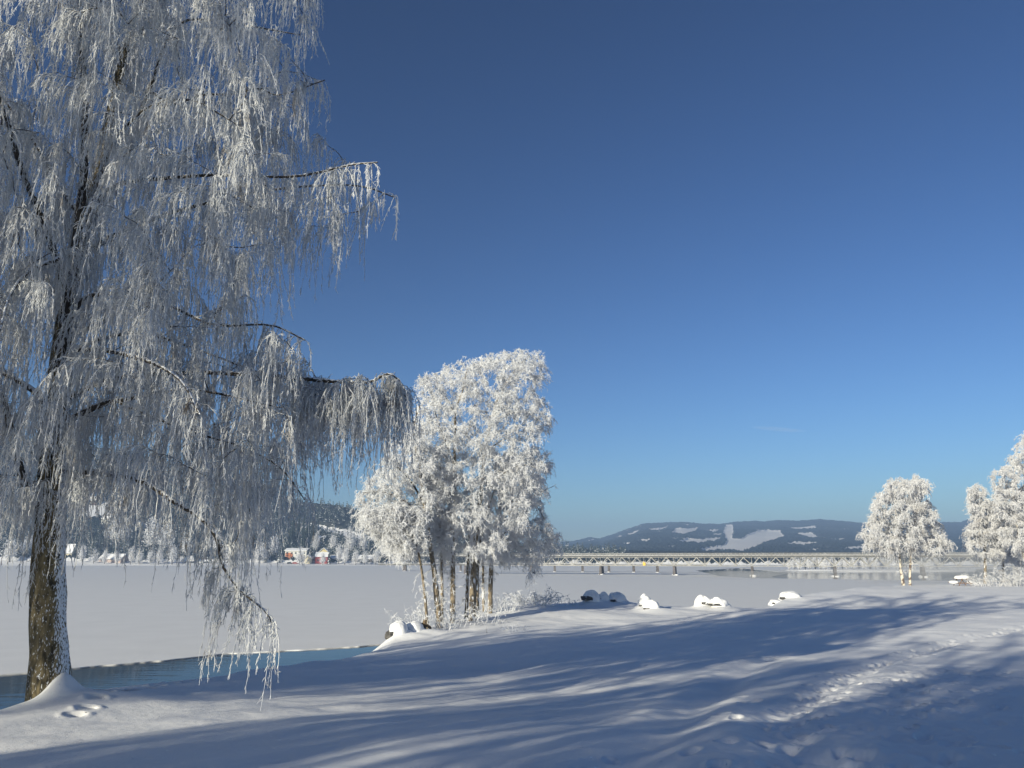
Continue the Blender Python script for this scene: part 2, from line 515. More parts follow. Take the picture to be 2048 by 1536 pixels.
def make_ground():
    fr = np.linspace(-40, 40, 900)
    lo = np.linspace(-180, -41, 130); hi = np.linspace(41, 178.9, 130)
    th = np.radians(np.r_[lo, fr, hi])
    r = np.r_[np.geomspace(0.8, 75, 760), np.geomspace(75.8, 420, 110)]
    A, R = np.meshgrid(th, r)
    x = R * np.sin(A); y = R * np.cos(A)
    z = ground(x.ravel(), y.ravel())
    V = np.stack([x.ravel(), y.ravel(), z], 1)
    nR, nA = A.shape
    idx = np.arange(nR * nA).reshape(nR, nA)
    a = idx[:-1]; b = np.roll(idx, -1, 1)[:-1]; c = np.roll(idx, -1, 1)[1:]; d = idx[1:]
    q = np.stack([a, d, c, b], -1).reshape(-1, 4)
    keep = (V[q][:, :, 2].max(1) > -0.45)
    mb = MB(); mb.add(V, q[keep])
    c0 = len(V)
    mb.add([[0, 0, gz(0, 0)]])
    t = [(c0, int(idx[0, i]), int(idx[0, (i + 1) % nA])) for i in range(nA)]
    mb.t.append(np.array(t)[:, [0, 2, 1]]); mb.tm.append(np.zeros(len(t)))
    o = mb.build('snowy_ground', M_SNOW)
    tag(o, kind='structure')


make_ground()

# ------------------------------------------------------------------ water and ice
mw, t, b, N, L = mat('cold_water')
b.inputs['Base Color'].default_value = (0.008, 0.02, 0.035, 1)
b.inputs['Roughness'].default_value = 0.04
b.inputs['IOR'].default_value = 1.33
tc = N('ShaderNodeTexCoord'); mp = N('ShaderNodeMapping'); mp.inputs['Scale'].default_value = (0.25, 1.2, 1)
L(tc.outputs['Object'], mp.inputs[0])
no = N('ShaderNodeTexNoise'); no.inputs['Scale'].default_value = 1.4; no.inputs['Detail'].default_value = 4
L(mp.outputs[0], no.inputs['Vector'])
bu = N('ShaderNodeBump'); bu.inputs['Strength'].default_value = 0.12; bu.inputs['Distance'].default_value = 0.05
L(no.outputs[0], bu.inputs['Height']); L(bu.outputs[0], b.inputs['Normal'])
M_WATER = mw
mb = MB()
gx = np.linspace(-3900, 3900, 41)
for i in range(1):
    mb.add([(-3900, -250, -0.05), (3900, -250, -0.05), (3900, 3900, -0.05), (-3900, 3900, -0.05)], [(0, 1, 2, 3)])
tag(mb.build('water', M_WATER, smooth=False), kind='structure')

ICE_PX = [(-900, 1392), (-500, 1374), (-200, 1358), (0, 1347), (60, 1343), (150, 1336), (250, 1328), (330, 1321), (400, 1313), (440, 1308), (500, 1304), (560, 1301), (640, 1297), (700, 1293), (760, 1288), (800, 1284)]
edge = [atz(a, b_, 0.0) for a, b_ in ICE_PX]
pts = []
for i in range(len(edge) - 1):
    n = 26
    for k in range(n):
        p = edge[i] + (edge[i + 1] - edge[i]) * k / n
        s_ = 0.9 * float(fbm(np.array([p[0] * 0.35]), np.array([p[1] * 0.35]), 4)[0]) 
        pts.append((p[0], p[1] + s_))
poly = pts + [(0, 44), (8, 52), (20, 52), (30, 60), (60, 105), (150, 150), (420, 200), (3800, 500), (3800, 3800), (-3800, 3800), (-3800, 45), (-300, 47)]
HOLE_PX = [(1392, 1141), (1440, 1152), (1500, 1156), (1650, 1158), (1850, 1161), (2000, 1163), (2200, 1164), (2260, 1150), (2000, 1138), (1850, 1137), (1760, 1142), (1560, 1144), (1480, 1136)]
hp = [atz(a, b_, 0.0) for a, b_ in HOLE_PX]
hole = []
for i in range(len(hp)):
    q_ = hp[(i + 1) % len(hp)]
    for k in range(10):
        p = hp[i] + (q_ - hp[i]) * k / 10
        hole.append((p[0] + rng.normal() * 0.3, p[1] + rng.normal() * 0.8))
allp = poly + hole
tr = tessellate_polygon([[Vector((a, b_, 0)) for a, b_ in poly], [Vector((a, b_, 0)) for a, b_ in hole]])
mb = MB()
V = np.array([(a, b_, 0.0) for a, b_ in allp])
T_ = []
for f in tr:
    a, b_, c = [V[i] for i in f]
    n_ = np.cross(b_ - a, c - a)[2]
    T_.append(f if n_ > 0 else (f[0], f[2], f[1]))
mb.add(V, t=T_)
n0 = len(poly)
side = []
V2 = V.copy(); V2[:, 2] = -0.07
for (s0, n_) in ((0, n0), (n0, len(hole))):
    for i in range(n_):
        j = s0 + (i + 1) % n_; i2 = s0 + i
        side.append((i2, j, j + len(V), i2 + len(V)))
mb.add(V2)
mb.q.append(np.array(side)); mb.qm.append(np.zeros(len(side)))
tag(mb.build('ice', M_ICE, smooth=False), kind='structure')

# thin grey new ice along the edge
M_THIN = simple('thin_ice', (0.30, 0.34, 0.38), 0.25, vary=0.25, scale=0.8)
for (seg, wd) in ((ICE_PX[8:14], 1.0), (ICE_PX[3:9], 0.35)):
    e = [atz(a, b_, -0.2) for a, b_ in seg]
    mb = MB(); up = []; dn = []
    for i in range(len(e) - 1):
        for k in range(14):
            f = (i + k / 14) / (len(e) - 1)
            p = e[i] + (e[i + 1] - e[i]) * k / 14
            ww = wd * (2.8 * math.sin(math.pi * f) ** 0.7) * (0.75 + 0.9 * float(fbm(np.array([p[0] * .5]), np.array([3.3]), 3)[0]))
            up.append((p[0], p[1] + 0.9, -0.045)); dn.append((p[0] + 0.3, p[1] - ww, -0.045))
    n_ = len(up)
    mb.add(up + dn, [(n_ + i, n_ + i + 1, i + 1, i) for i in range(n_ - 1)])
    tag(mb.build('thin_ice', M_THIN, smooth=False), kind='structure')


# ------------------------------------------------------------------ tree growing
def resample(P, n):
    P = np.asarray(P, float)
    # Catmull-Rom through the points
    Q = np.vstack([2 * P[0] - P[1], P, 2 * P[-1] - P[-2]])
    seg = len(P) - 1
    ts = np.linspace(0, seg - 1e-6, n)
    out = []
    for t_ in ts:
        i = int(t_); f = t_ - i
        p0, p1, p2, p3 = Q[i], Q[i + 1], Q[i + 2], Q[i + 3]
        out.append(0.5 * ((2 * p1) + (-p0 + p2) * f + (2 * p0 - 5 * p1 + 4 * p2 - p3) * f * f + (-p0 + 3 * p1 - 3 * p2 + p3) * f ** 3))
    return np.array(out)


def limb_tube(mb, P, r0, r1, n=24, sides=8, rough=0.12, power=0.8, m=0):
    Q = resample(P, n)
    f = np.linspace(0, 1, n)
    R = r0 + (r1 - r0) * f ** power
    wob = 1 + rough * rng.normal(size=(1, n, sides)) * 0.5
    mb.tubes(Q[None], R[None], sides, wob=wob, m=m)
    return Q, R


def sample_poly(poly, n):
    xs = [p[0] for p in poly]; ys = [p[1] for p in poly]
    out = []
    while len(out) < n:
        x = rng.uniform(min(xs), max(xs), 2 * n); y = rng.uniform(min(ys), max(ys), 2 * n)
        k = inpoly(x, y, poly)
        out += list(zip(x[k], y[k]))
    return np.array(out[:n])


def strands(mb, S, D, L_, r0, npt, nside, slen, sr, droop=3.0, noise=0.08, spread=0.55, m=0):
    """frosted twigs: S starts, D first directions, L_ lengths"""
    M = len(S)
    P = np.zeros((M, npt, 3)); P[:, 0] = S
    d = D / (np.linalg.norm(D, axis=1, keepdims=True) + 1e-9)
    step = (L_ / (npt - 1))[:, None]
    sway = rng.normal(size=(M, 3)) * 0.10; sway[:, 2] = 0
    dirs = [d]
    for k in range(1, npt):
        f = 1 - math.exp(-droop * k / (npt - 1))
        dd = d * (1 - f) + (np.array([0, 0, -1.0]) + sway) * f + rng.normal(size=(M, 3)) * noise
        dd /= np.linalg.norm(dd, axis=1, keepdims=True) + 1e-9
        P[:, k] = P[:, k - 1] + dd * step
        dirs.append(dd)
    dirs = np.stack(dirs, 1)
    f = np.linspace(0, 1, npt)
    R = r0[:, None] * (1 - 0.55 * f)[None] * rng.uniform(0.8, 1.25, (M, npt))
    mb.tubes(P, R, 3, m=m)
    if nside:
        i = np.repeat(np.arange(M), nside)
        t_ = rng.uniform(0.08, 0.98, len(i)) * (npt - 1)
        k = np.minimum(t_.astype(int), npt - 2); fr = (t_ - k)[:, None]
        base = P[i, k] * (1 - fr) + P[i, k + 1] * fr
        dr = dirs[i, k + 1] + rng.normal(size=(len(i), 3)) * spread
        dr /= np.linalg.norm(dr, axis=1, keepdims=True) + 1e-9
        ln = slen * rng.uniform(0.4, 1.3, len(i))[:, None]
        mid = base + dr * ln * 0.5
        d2 = dr * 0.75 + np.array([0, 0, -0.35]) * min(1, droop / 3)
        tip = mid + d2 * ln * 0.5
        PP = np.stack([base, mid, tip], 1)
        RR = np.stack([np.full(len(i), sr), np.full(len(i), sr * 1.0), np.full(len(i), sr * 0.55)], 1) * rng.uniform(0.7, 1.2, (len(i), 1))
        mb.tubes(PP, RR, 3, m=m)


def grow(limbs, T, mb_b, mb_s, p, trunk_x=None):
    """branches from the limbs to the targets T, then frosted twigs along them"""
    K = []
    for Q, R in limbs:
        s0 = int(len(Q) * p.get('skip', 0.0))
        K.append(Q[s0:])
    K = np.concatenate(K)
    c = limbs[0][0]
    # order targets from the trunk outwards
    dist = np.array([np.min(np.linalg.norm(K - t_, axis=1)) for t_ in T])
    T = T[np.argsort(dist)]
    nodes = K
    S = []; D = []
    for t_ in T:
        v = nodes - t_
        cost = np.linalg.norm(v, axis=1) + p.get('below', 0.3) * np.maximum(v[:, 2], 0) + rng.uniform(0, 0.25, len(nodes)) * p.get('jit', 1)
        a = nodes[np.argmin(cost)]
        ln = np.linalg.norm(t_ - a)
        if ln > p.get('maxlen', 99): continue
        mid = (a + t_) / 2 + np.array([0, 0, p['arch'] * ln]) + rng.normal(size=3) * 0.08 * ln
        f = np.linspace(0, 1, 7)[:, None]
        Q = a * (1 - f) ** 2 + 2 * mid * f * (1 - f) + t_ * f ** 2
        Q[1:-1] += rng.normal(size=(5, 3)) * 0.025 * ln
        r = np.linspace(p['br'] * (0.6 + 0.5 * ln), p['br'] * 0.35, 7)
        mb_b.tubes(Q[None], r[None], 4)
        nodes = np.vstack([nodes, Q[2::2]])
        n = max(2, int(p['dens'] * (0.5 + ln)))
        tt = rng.uniform(0.15, 1.0, n) ** 0.7 * 6 - 1e-4
        k = tt.astype(int); fr = (tt - k)[:, None]
        pos = Q[k] * (1 - fr) + Q[k + 1] * fr
        dr = (Q[k + 1] - Q[k]); dr /= np.linalg.norm(dr, axis=1, keepdims=True) + 1e-9
        S.append(pos); D.append(dr * 0.8 + rng.normal(size=(n, 3)) * p['fan'] + np.array([0, 0, p.get('lift', 0.1)]))
    own = p.get('own', 0)
    for Q, R_ in (limbs if own else []):
        f = rng.uniform(0.02, 1.0, int(own * np.linalg.norm(np.diff(Q, axis=0), axis=1).sum())) * (len(Q) - 1.001)
        k = f.astype(int); fr = (f - k)[:, None]
        S.append(Q[k] * (1 - fr) + Q[k + 1] * fr)
        D.append(rng.normal(size=(len(k), 3)) * 0.8 + np.array([0, 0, 0.25]))
    S = np.concatenate(S); D = np.concatenate(D)
    Ls = rng.gamma(4, 0.25, len(S)) * p['len']
    Ls = np.clip(Ls, 0.3 * p['len'], 2.0 * p['len'])
    strands(mb_s, S, D, Ls, np.full(len(S), p['sr']) * rng.uniform(.8, 1.2, len(S)), p['npt'], p['nside'], p['slen'], p['ssr'], p['droop'], p.get('noise', .1), p.get('spread', .5))


def depth_targets(poly, n, cx, half, Y, R, pow_=0.5):
    s = sample_poly(poly, n)
    u = np.clip(np.abs(s[:, 0] - cx) / half, 0, 0.98)
    dep = Y + R * np.sqrt(1 - u * u) * rng.uniform(-1, 1, n)
    return at(s[:, 0], s[:, 1], dep)


def frosted_tree(name, label, cat, stems, limbs_px, poly, n, Y, cx, half, R, p, trunkmat, frost, extra_T=None, group=None, origin=None, base=None):
    root = empty(name, base)
    tag(root, label, cat, group)
    limbs = []
    og = base
    for (pp, r0, r1) in stems:
        mb = MB()
        P = np.array([at(a, b_, y_) for a, b_, y_ in pp])
        P[0, 2] -= 0.25
        Q, Rr = limb_tube(mb, P, r0, r1, n=30, sides=p.get('tsides', 9), rough=0.1)
        limbs.append((Q[p.get('first', 6):], Rr[p.get('first', 6):]))
        mb.build('trunk', trunkmat, root, origin=og)
    for (pp, r0, r1) in limbs_px:
        mb = MB()
        P = np.array([at(a, b_, y_) for a, b_, y_ in pp])
        Q, Rr = limb_tube(mb, P, r0, r1, n=26, sides=7, rough=0.12)
        limbs.append((Q, Rr))
        mb.build('limb', M_LIMB, root, origin=og)
    T = depth_targets(poly, n, cx, half, Y, R)
    if extra_T is not None: T = np.vstack([T, extra_T])
    mb_b = MB(); mb_s = MB()
    grow(limbs, T, mb_b, mb_s, p)
    mb_b.build('branches', M_LIMB if p.get('darkbr', True) else frost, root, origin=og)
    mb_s.build('crown', frost, root, origin=og)
    return root


# ---- the big weeping birch
BB = TREE_B.copy(); BB[2] = gz(BB[0], BB[1]) - 0.35
YB = 13.2
stems = [([(99, 1420, YB), (98, 1330, YB), (97, 1200, YB), (100, 1060, YB), (108, 900, YB), (118, 760, YB), (140, 600, 13.3), (172, 440, 13.4), (212, 285, 13.5), (250, 110, 13.6), (290, -20, 13.7), (315, -110, 13.8), (335, -200, 13.9)], 0.335, 0.03)]
limbs = [
    ([(118, 760, 13.2), (140, 600, 13.0), (158, 450, 12.9), (170, 300, 12.8), (165, 120, 12.7), (155, -40, 12.6), (140, -140, 12.5)], 0.13, 0.02),
    ([(130, 800, 13.2), (160, 785, 13.1), (210, 760, 13.0), (300, 748, 12.8), (420, 745, 12.6), (590, 756, 12.4), (690, 765, 12.3), (740, 764, 12.2), (775, 748, 12.2), (802, 765, 12.2), (812, 800, 12.2)], 0.07, 0.012),
    ([(120, 850, 13.2), (155, 832, 13.0), (205, 808, 12.7), (260, 797, 12.4), (340, 782, 12.1), (400, 781, 11.9), (460, 792, 11.7), (560, 815, 11.5)], 0.075, 0.012),
    ([(240, 806, 12.5), (330, 843, 12.3), (400, 868, 12.1), (480, 892, 11.9), (560, 935, 11.8), (610, 1000, 11.8)], 0.035, 0.01),
    ([(135, 640, 13.2), (165, 600, 13.0), (205, 588, 12.7), (290, 592, 12.4), (360, 620, 12.2), (430, 650, 12.0), (540, 650, 11.8), (610, 680, 11.7)], 0.06, 0.012),
    ([(150, 700, 13.2), (200, 678, 13.6), (270, 665, 14.0), (340, 680, 14.3), (420, 708, 14.6), (520, 745, 14.8), (600, 760, 15)], 0.055, 0.012),
    ([(165, 470, 13.3), (200, 400, 13.1), (240, 368, 12.9), (300, 359, 12.7), (420, 350, 12.4), (500, 353, 12.2), (600, 352, 12.0), (700, 330, 11.9), (755, 325, 11.8)], 0.06, 0.012),
    ([(160, 520, 13.3), (205, 482, 13.5), (260, 458, 13.6), (340, 426, 13.7), (420, 405, 13.8), (520, 383, 13.9), (620, 372, 14.0), (720, 372, 14.1), (790, 395, 14.1)], 0.06, 0.012),
    ([(215, 300, 13.5), (260, 262, 13.4), (275, 235, 13.3), (300, 180, 13.2), (330, 90, 13.1), (370, 42, 13.0), (430, 42, 12.9), (500, 52, 12.8), (600, 70, 12.7)], 0.055, 0.01),
    ([(300, 180, 13.2), (345, 208, 13.0), (400, 190, 12.9), (460, 188, 12.8), (520, 177, 12.7), (560, 190, 12.6), (650, 160, 12.5)], 0.03, 0.01),
    ([(250, 120, 13.6), (300, 40, 14), (370, -60, 14.5), (480, -130, 15), (600, -150, 15.4)], 0.05, 0.01),
    ([(110, 940, 13.2), (190, 946, 12.8), (280, 960, 12.4), (350, 1005, 12.1), (400, 1035, 12.0), (432, 1075, 11.9), (445, 1130, 11.9), (480, 1180, 11.9), (530, 1222, 11.9), (548, 1255, 11.9)], 0.055, 0.009),
    ([(105, 1050, 13.2), (60, 990, 12.8), (30, 900, 12.4), (5, 800, 12.0), (-60, 700, 11.7), (-160, 640, 11.5), (-280, 650, 11.4)], 0.09, 0.012),
    ([(115, 830, 13.2), (50, 770, 13.5), (-40, 730, 14), (-150, 720, 14.5), (-260, 760, 15)], 0.07, 0.012),
    ([(140, 600, 13.2), (100, 480, 13.1), (40, 330, 12.8), (0, 200, 12.6), (-80, 60, 12.4), (-180, -20, 12.3)], 0.08, 0.012),
    ([(172, 440, 13.4), (130, 390, 13.8), (60, 270, 14.3), (-20, 180, 14.8), (-150, 150, 15.2), (-280, 200, 15.4)], 0.06, 0.012),
    ([(160, 500, 13.3), (110, 520, 12.4), (60, 540, 11.6), (20, 590, 10.8), (0, 660, 10.2)], 0.06, 0.012),
    ([(130, 700, 13.2), (200, 700, 12.2), (290, 720, 11.2), (360, 760, 10.4), (400, 830, 9.9)], 0.055, 0.012),
    ([(180, 420, 13.4), (220, 300, 12.6), (290, 220, 11.8), (380, 200, 11.2), (460, 240, 10.8)], 0.05, 0.012),
    ([(250, 120, 13.6), (200, 20, 14), (130, -80, 14.3), (20, -150, 14.6), (-100, -170, 15)], 0.05, 0.012),
]
poly = [(-480, 900), (-520, 650), (-460, 250), (-330, -40), (-60, -160), (250, -230), (460, -210), (600, -140), (650, -50), (620, 40), (600, 110), (670, 145), (640, 190), (650, 235), (640, 290), (740, 310), (785, 375), (760, 420), (680, 450), (560, 490),
        (480, 560), (560, 640), (630, 680), (680, 745), (760, 755), (800, 765), (770, 790), (640, 820), (610, 900), (560, 980), (530, 1040), (490, 1060), (430, 1010), (330, 960), (200, 980), (60, 990), (-200, 980)]
drop_T = np.vstack([at(*z_) for z_ in zip(rng.uniform(415, 545, 40), rng.uniform(1060, 1225, 40), rng.uniform(11.4, 12.4, 40))])
# keep the drooping spray near its limb
dl = np.array([at(a, b_, y_) for a, b_, y_ in limbs[11][0]])
keep = [i for i in range(len(drop_T)) if np.min(np.linalg.norm(resample(dl, 60) - drop_T[i], axis=1)) < 0.36]
drop_T = drop_T[keep][:4]
tip_T = at(rng.uniform(770, 815, 14), rng.uniform(750, 800, 14), rng.uniform(11.9, 12.5, 14))
lobe_T = at(rng.uniform(600, 740, 40), rng.uniform(750, 800, 40), rng.uniform(11.6, 12.9, 40))
P_BIRCH = dict(arch=0.10, br=0.010, dens=17, own=24, fan=0.45, len=0.82, sr=0.0068, npt=11, nside=25, slen=0.08, ssr=0.0049, droop=4.6, noise=0.07, spread=0.36, below=0.5, skip=0.12, tsides=22)
big = frosted_tree('weeping_birch', 'huge frost-covered weeping birch with thick dark trunk at the left, long twigs hanging in curtains', 'tree',
                   stems, limbs, poly, 900, YB, 110, 640, 3.3, P_BIRCH, M_BARK, M_FROST, extra_T=np.vstack([drop_T, tip_T, lobe_T]), base=BB)

# ---- birches on the same bank that stand out of the picture and shade the foreground
SH = [(-15.0, 5.2, 0.95, 3.3), (-28, 3.2, 0.7, 2.4), (-34.4, -11.5, 0.95, 2.0), (-14, -11, 0.72, 5.6), (-18.6, -9, 0.6, 4.0), (-9, -12, 0.6, 3.1), (-19, -21, 0.85, 1.0)]
SHL = ['slender high-crowned frosted birch outside the picture, directly sunward of the big birch', 'frosted birch outside the picture at the bank edge, farthest left and nearest the water',
       'tall frosted birch outside the picture, farthest left of the back row', 'middle-sized frosted birch outside the picture, nearest the viewer on the left',
       'small frosted birch outside the picture, second nearest the viewer on the left', 'small frosted birch outside the picture just behind the viewer', 'tall frosted birch outside the picture, straight behind the small ones']
for (x_, y_, s_, rz), lb_ in zip(SH, SHL):
    c = copy_tree(big)
    c.location = (x_, y_, gz(x_, y_) - 0.3); c.scale = (s_, s_, s_ * (1.22 if x_ == -15.0 else 1.0)); c.rotation_euler = (0, 0, rz)
    tag(c, lb_, 'tree', 'birches outside the picture that shade the bank')

# ---- the clump in the middle
CPOLY = [(848, 742), (838, 770), (842, 800), (828, 830), (770, 890), (768, 930), (730, 965), (712, 985), (725, 1030), (760, 1060), (800, 1090), (850, 1080), (870, 1050), (900, 1060), (950, 1080), (1000, 1100), (1060, 1120), (1110, 1110), (1120, 1080), (1100, 1050), (1085, 1010), (1095, 980), (1070, 960),
         (1100, 930), (1105, 905), (1080, 880), (1105, 850), (1110, 810), (1080, 780), (1092, 735), (1090, 705), (1060, 700), (1010, 695), (960, 712), (895, 730)]
P_MID = dict(arch=0.06, br=0.011, darkbr=False, own=15, first=3, dens=8, fan=1.0, len=0.50, sr=0.0115, npt=5, nside=12, slen=0.19, ssr=0.009, droop=1.25, noise=0.30, spread=0.85, below=0.6, lift=0.2, skip=0.25)


def cut(poly, x0, x1, y0, y1):
    return lambda s: (s[:, 0] > x0) & (s[:, 0] < x1) & (s[:, 1] > y0) & (s[:, 1] < y1)


def stem(px, Y, Y1=None):
    Y1 = Y1 or Y
    return [(a, b_, Y + (Y1 - Y) * i / (len(px) - 1)) for i, (a, b_) in enumerate(px)]


def foot(px, py, Y):
    p = at(px, py, Y); return np.array([p[0], p[1], gz(p[0], p[1])])


def fix(st):
    """start the stem on the ground"""
    (pp, r0, r1) = st
    a, b_, y_ = pp[0]
    g = foot(a, b_, y_)
    x2, y2 = proj(g)
    return ([(float(x2), float(y2), y_)] + list(pp[1:]), r0, r1)


def add_tree(label, stems, lim, poly, n, Y, cx, half, R, p=P_MID, tm=M_STEM, fr=M_FROST2, name='frosted_birch', group=None, cat='tree'):
    stems = [fix(s_) for s_ in stems]
    a, b_, y_ = stems[0][0][0]
    base = foot(a, b_, y_)
    return frosted_tree(name, label, cat, stems, lim, poly, n, Y, cx, half, R, p, tm, fr, group=group, base=base)


add_tree('tallest frosted birch in the middle clump, several brown stems rising from one foot', [
    (stem([(943, 1225), (947, 1136), (954, 1052), (964, 967), (969, 904), (979, 853), (995, 800), (1030, 740), (1060, 710)], 42, 42.5), 0.178, 0.025),
    (stem([(905, 1235), (906, 1158), (906, 1073), (909, 946), (911, 828), (924, 785), (935, 735)], 41.5, 41), 0.162, 0.025),
    (stem([(932, 1228), (936, 1136), (938, 1050), (945, 980)], 42.3, 43.5), 0.111, 0.025),
    (stem([(955, 1222), (955, 1149), (962, 1073), (985, 990), (1010, 930)], 42.6, 43.5), 0.12, 0.03)],
    [([(979, 853, 42.3), (1010, 830, 41.8), (1050, 825, 41.3), (1085, 845, 41)], 0.06, 0.02),
     ([(969, 904, 42.3), (1005, 880, 42.8), (1050, 860, 43.2)], 0.05, 0.02),
     ([(909, 930, 41.2), (890, 880, 41), (872, 830, 41), (862, 780, 41)], 0.06, 0.02),
     ([(911, 828, 41), (890, 790, 41.5), (870, 760, 42)], 0.04, 0.02),
     ([(964, 967, 42.2), (1000, 950, 41.6), (1040, 930, 41), (1075, 935, 40.6)], 0.06, 0.02),
     ([(1040, 1040, 42.2), (1052, 1010, 42), (1070, 990, 42), (1108, 972, 42)], 0.035, 0.015)],
    [(848, 742), (838, 770), (842, 800), (830, 835), (815, 870), (845, 940), (880, 1080), (940, 1110), (1000, 1100), (1050, 1060), (1080, 970), (1090, 930), (1075, 885), (1105, 850), (1110, 810), (1080, 780), (1092, 735), (1090, 705), (1060, 700), (1010, 695), (960, 712), (895, 730)],
    900, 42, 960, 170, 2.8)
add_tree('frosted birch leaning left at the left front of the middle clump, thick brown stem', [
    (stem([(880, 1258), (869, 1149), (856, 1064), (846, 988), (837, 921), (827, 861), (840, 810)], 39.5, 39.5), 0.17, 0.03)],
    [([(850, 1010, 39.5), (820, 960, 39), (790, 930, 38.6), (775, 915, 38.4)], 0.06, 0.02), ([(856, 1064, 39.5), (820, 1010, 39.4), (770, 985, 39.2), (725, 985, 39)], 0.06, 0.02)],
    [(828, 840), (775, 895), (768, 930), (735, 965), (712, 985), (722, 1040), (775, 1100), (810, 1115), (860, 1085), (870, 940), (860, 860)], 340, 39.5, 830, 110, 1.6)
add_tree('thin crooked frosted tree at the far left of the middle clump', [
    (stem([(857, 1250), (846, 1158), (829, 1073), (812, 1056), (776, 1047)], 39.0, 38.5), 0.085, 0.02)],
    [([(776, 1047, 38.5), (745, 1045, 38.4), (728, 1040, 38.3), (708, 1052, 38.2)], 0.02, 0.01), ([(745, 1045, 38.4), (728, 1022, 38.4), (712, 1034, 38.3)], 0.015, 0.008)],
    [(722, 1025), (735, 1060), (780, 1085), (800, 1120), (830, 1105), (855, 1080), (850, 1020), (790, 1000)], 230, 38.8, 790, 90, 1.2)
add_tree('slender frosted tree between the leaning birch and the tallest one', [
    (stem([(884, 1240), (884, 1158), (881, 1073), (878, 976), (885, 900)], 41, 41.3), 0.09, 0.02)],
    [], [(870, 900), (840, 1000), (845, 1090), (890, 1130), (920, 1090), (915, 960), (900, 900)], 240, 41.2, 880, 60, 1.5)
add_tree('frosted birch at the right rear of the middle clump, drooping towards the bridge', [
    (stem([(980, 1212), (983, 1124), (992, 1073), (1005, 990), (1015, 930), (1030, 880)], 46, 46.5), 0.16, 0.03),
    (stem([(968, 1212), (966, 1140), (968, 1060), (985, 960)], 46.4, 47), 0.09, 0.03)],
    [([(1000, 1020, 46.2), (1040, 1000, 46), (1070, 1010, 46), (1090, 1040, 46)], 0.05, 0.02), ([(990, 1080, 46.2), (1030, 1055, 46), (1080, 1060, 45.8), (1120, 1080, 45.8)], 0.045, 0.015)],
    [(960, 960), (940, 1060), (960, 1120), (1010, 1130), (1040, 1125), (1065, 1165), (1085, 1115), (1125, 1105), (1122, 1075), (1100, 1050), (1085, 1010), (1095, 960), (1105, 905), (1060, 890), (1000, 900)], 500, 46, 1020, 110, 2.0)

# ---- twin birch by the picnic table and the trees at the right edge
P_FAR = dict(arch=0.08, br=0.02, darkbr=False, own=8, dens=9, fan=0.8, len=0.7, sr=0.024, npt=4, nside=7, slen=0.32, ssr=0.02, droop=1.6, noise=0.3, spread=0.8, below=0.6, lift=0.15, skip=0.45)
add_tree('round frosted twin-stemmed birch standing alone left of the picnic table', [
    (stem([(1808, 1176), (1803, 1145), (1799, 1110), (1795, 1060), (1790, 1010), (1785, 970)], 90), 0.2, 0.05),
    (stem([(1820, 1174), (1820, 1145), (1822, 1110), (1828, 1060), (1835, 1010), (1838, 965)], 90.5), 0.17, 0.05)],
    [([(1822, 1095, 90), (1845, 1072, 89.5), (1870, 1060, 89)], 0.09, 0.03), ([(1799, 1100, 90), (1775, 1075, 90), (1750, 1060, 90)], 0.09, 0.03), ([(1828, 1060, 90.5), (1860, 1040, 91), (1885, 1050, 91)], 0.08, 0.03)],
    [(1772, 955), (1758, 975), (1745, 1010), (1735, 1040), (1722, 1065), (1725, 1090), (1750, 1103), (1800, 1105), (1850, 1105), (1890, 1105), (1908, 1085), (1898, 1065), (1875, 1055), (1872, 1020), (1860, 1000), (1858, 955), (1835, 945), (1810, 957)],
    560, 90, 1812, 95, 4.5, P_FAR, M_WHITEBARK, M_FROST3)
add_tree('frosted birch with a straight brown stem just right of the picnic table', [
    (stem([(1970, 1168), (1970, 1120), (1968, 1080), (1964, 1040), (1958, 1000)], 98), 0.2, 0.05)],
    [([(1968, 1075, 98), (1950, 1060, 97.5), (1935, 1055, 97)], 0.07, 0.03), ([(1968, 1080, 98), (1990, 1070, 98), (2005, 1075, 98)], 0.07, 0.03)],
    [(1935, 975), (1935, 1010), (1942, 1040), (1925, 1065), (1932, 1090), (1950, 1105), (1990, 1115), (2008, 1110), (2005, 1060), (1985, 1010), (1970, 975), (1950, 965)],
    300, 98, 1968, 45, 3.0, P_FAR, M_STEM, M_FROST3)
add_tree('large frosted birch cut by the right edge of the picture, pale leaning stem', [
    (stem([(2075, 1175), (2058, 1130), (2044, 1105), (2035, 1055), (2028, 1000), (2030, 930)], 93), 0.24, 0.05)],
    [([(2030, 1000, 93), (2060, 950, 93), (2090, 900, 93)], 0.1, 0.03), ([(2035, 1050, 93), (2010, 1020, 92), (1990, 990, 92)], 0.08, 0.03)],
    [(1985, 940), (1980, 980), (1990, 1020), (2000, 1080), (2030, 1100), (2080, 1110), (2160, 1090), (2180, 1000), (2150, 880), (2100, 840), (2050, 860), (2030, 890), (2010, 930)],
    700, 93, 2060, 110, 4.0, P_FAR, M_WHITEBARK, M_FROST3)
add_tree('misty frosted birch behind the right-edge trees, lower stem faint', [
    (stem([(2006, 1166), (2006, 1120), (2008, 1060), (2010, 1010)], 108), 0.2, 0.05)],
    [], [(1975, 1000), (1975, 1060), (1990, 1110), (2030, 1130), (2048, 1135), (2100, 1130), (2100, 1040), (2040, 980)],
    280, 108, 2020, 80, 3.0, P_FAR, M_STEM, M_FROST3)


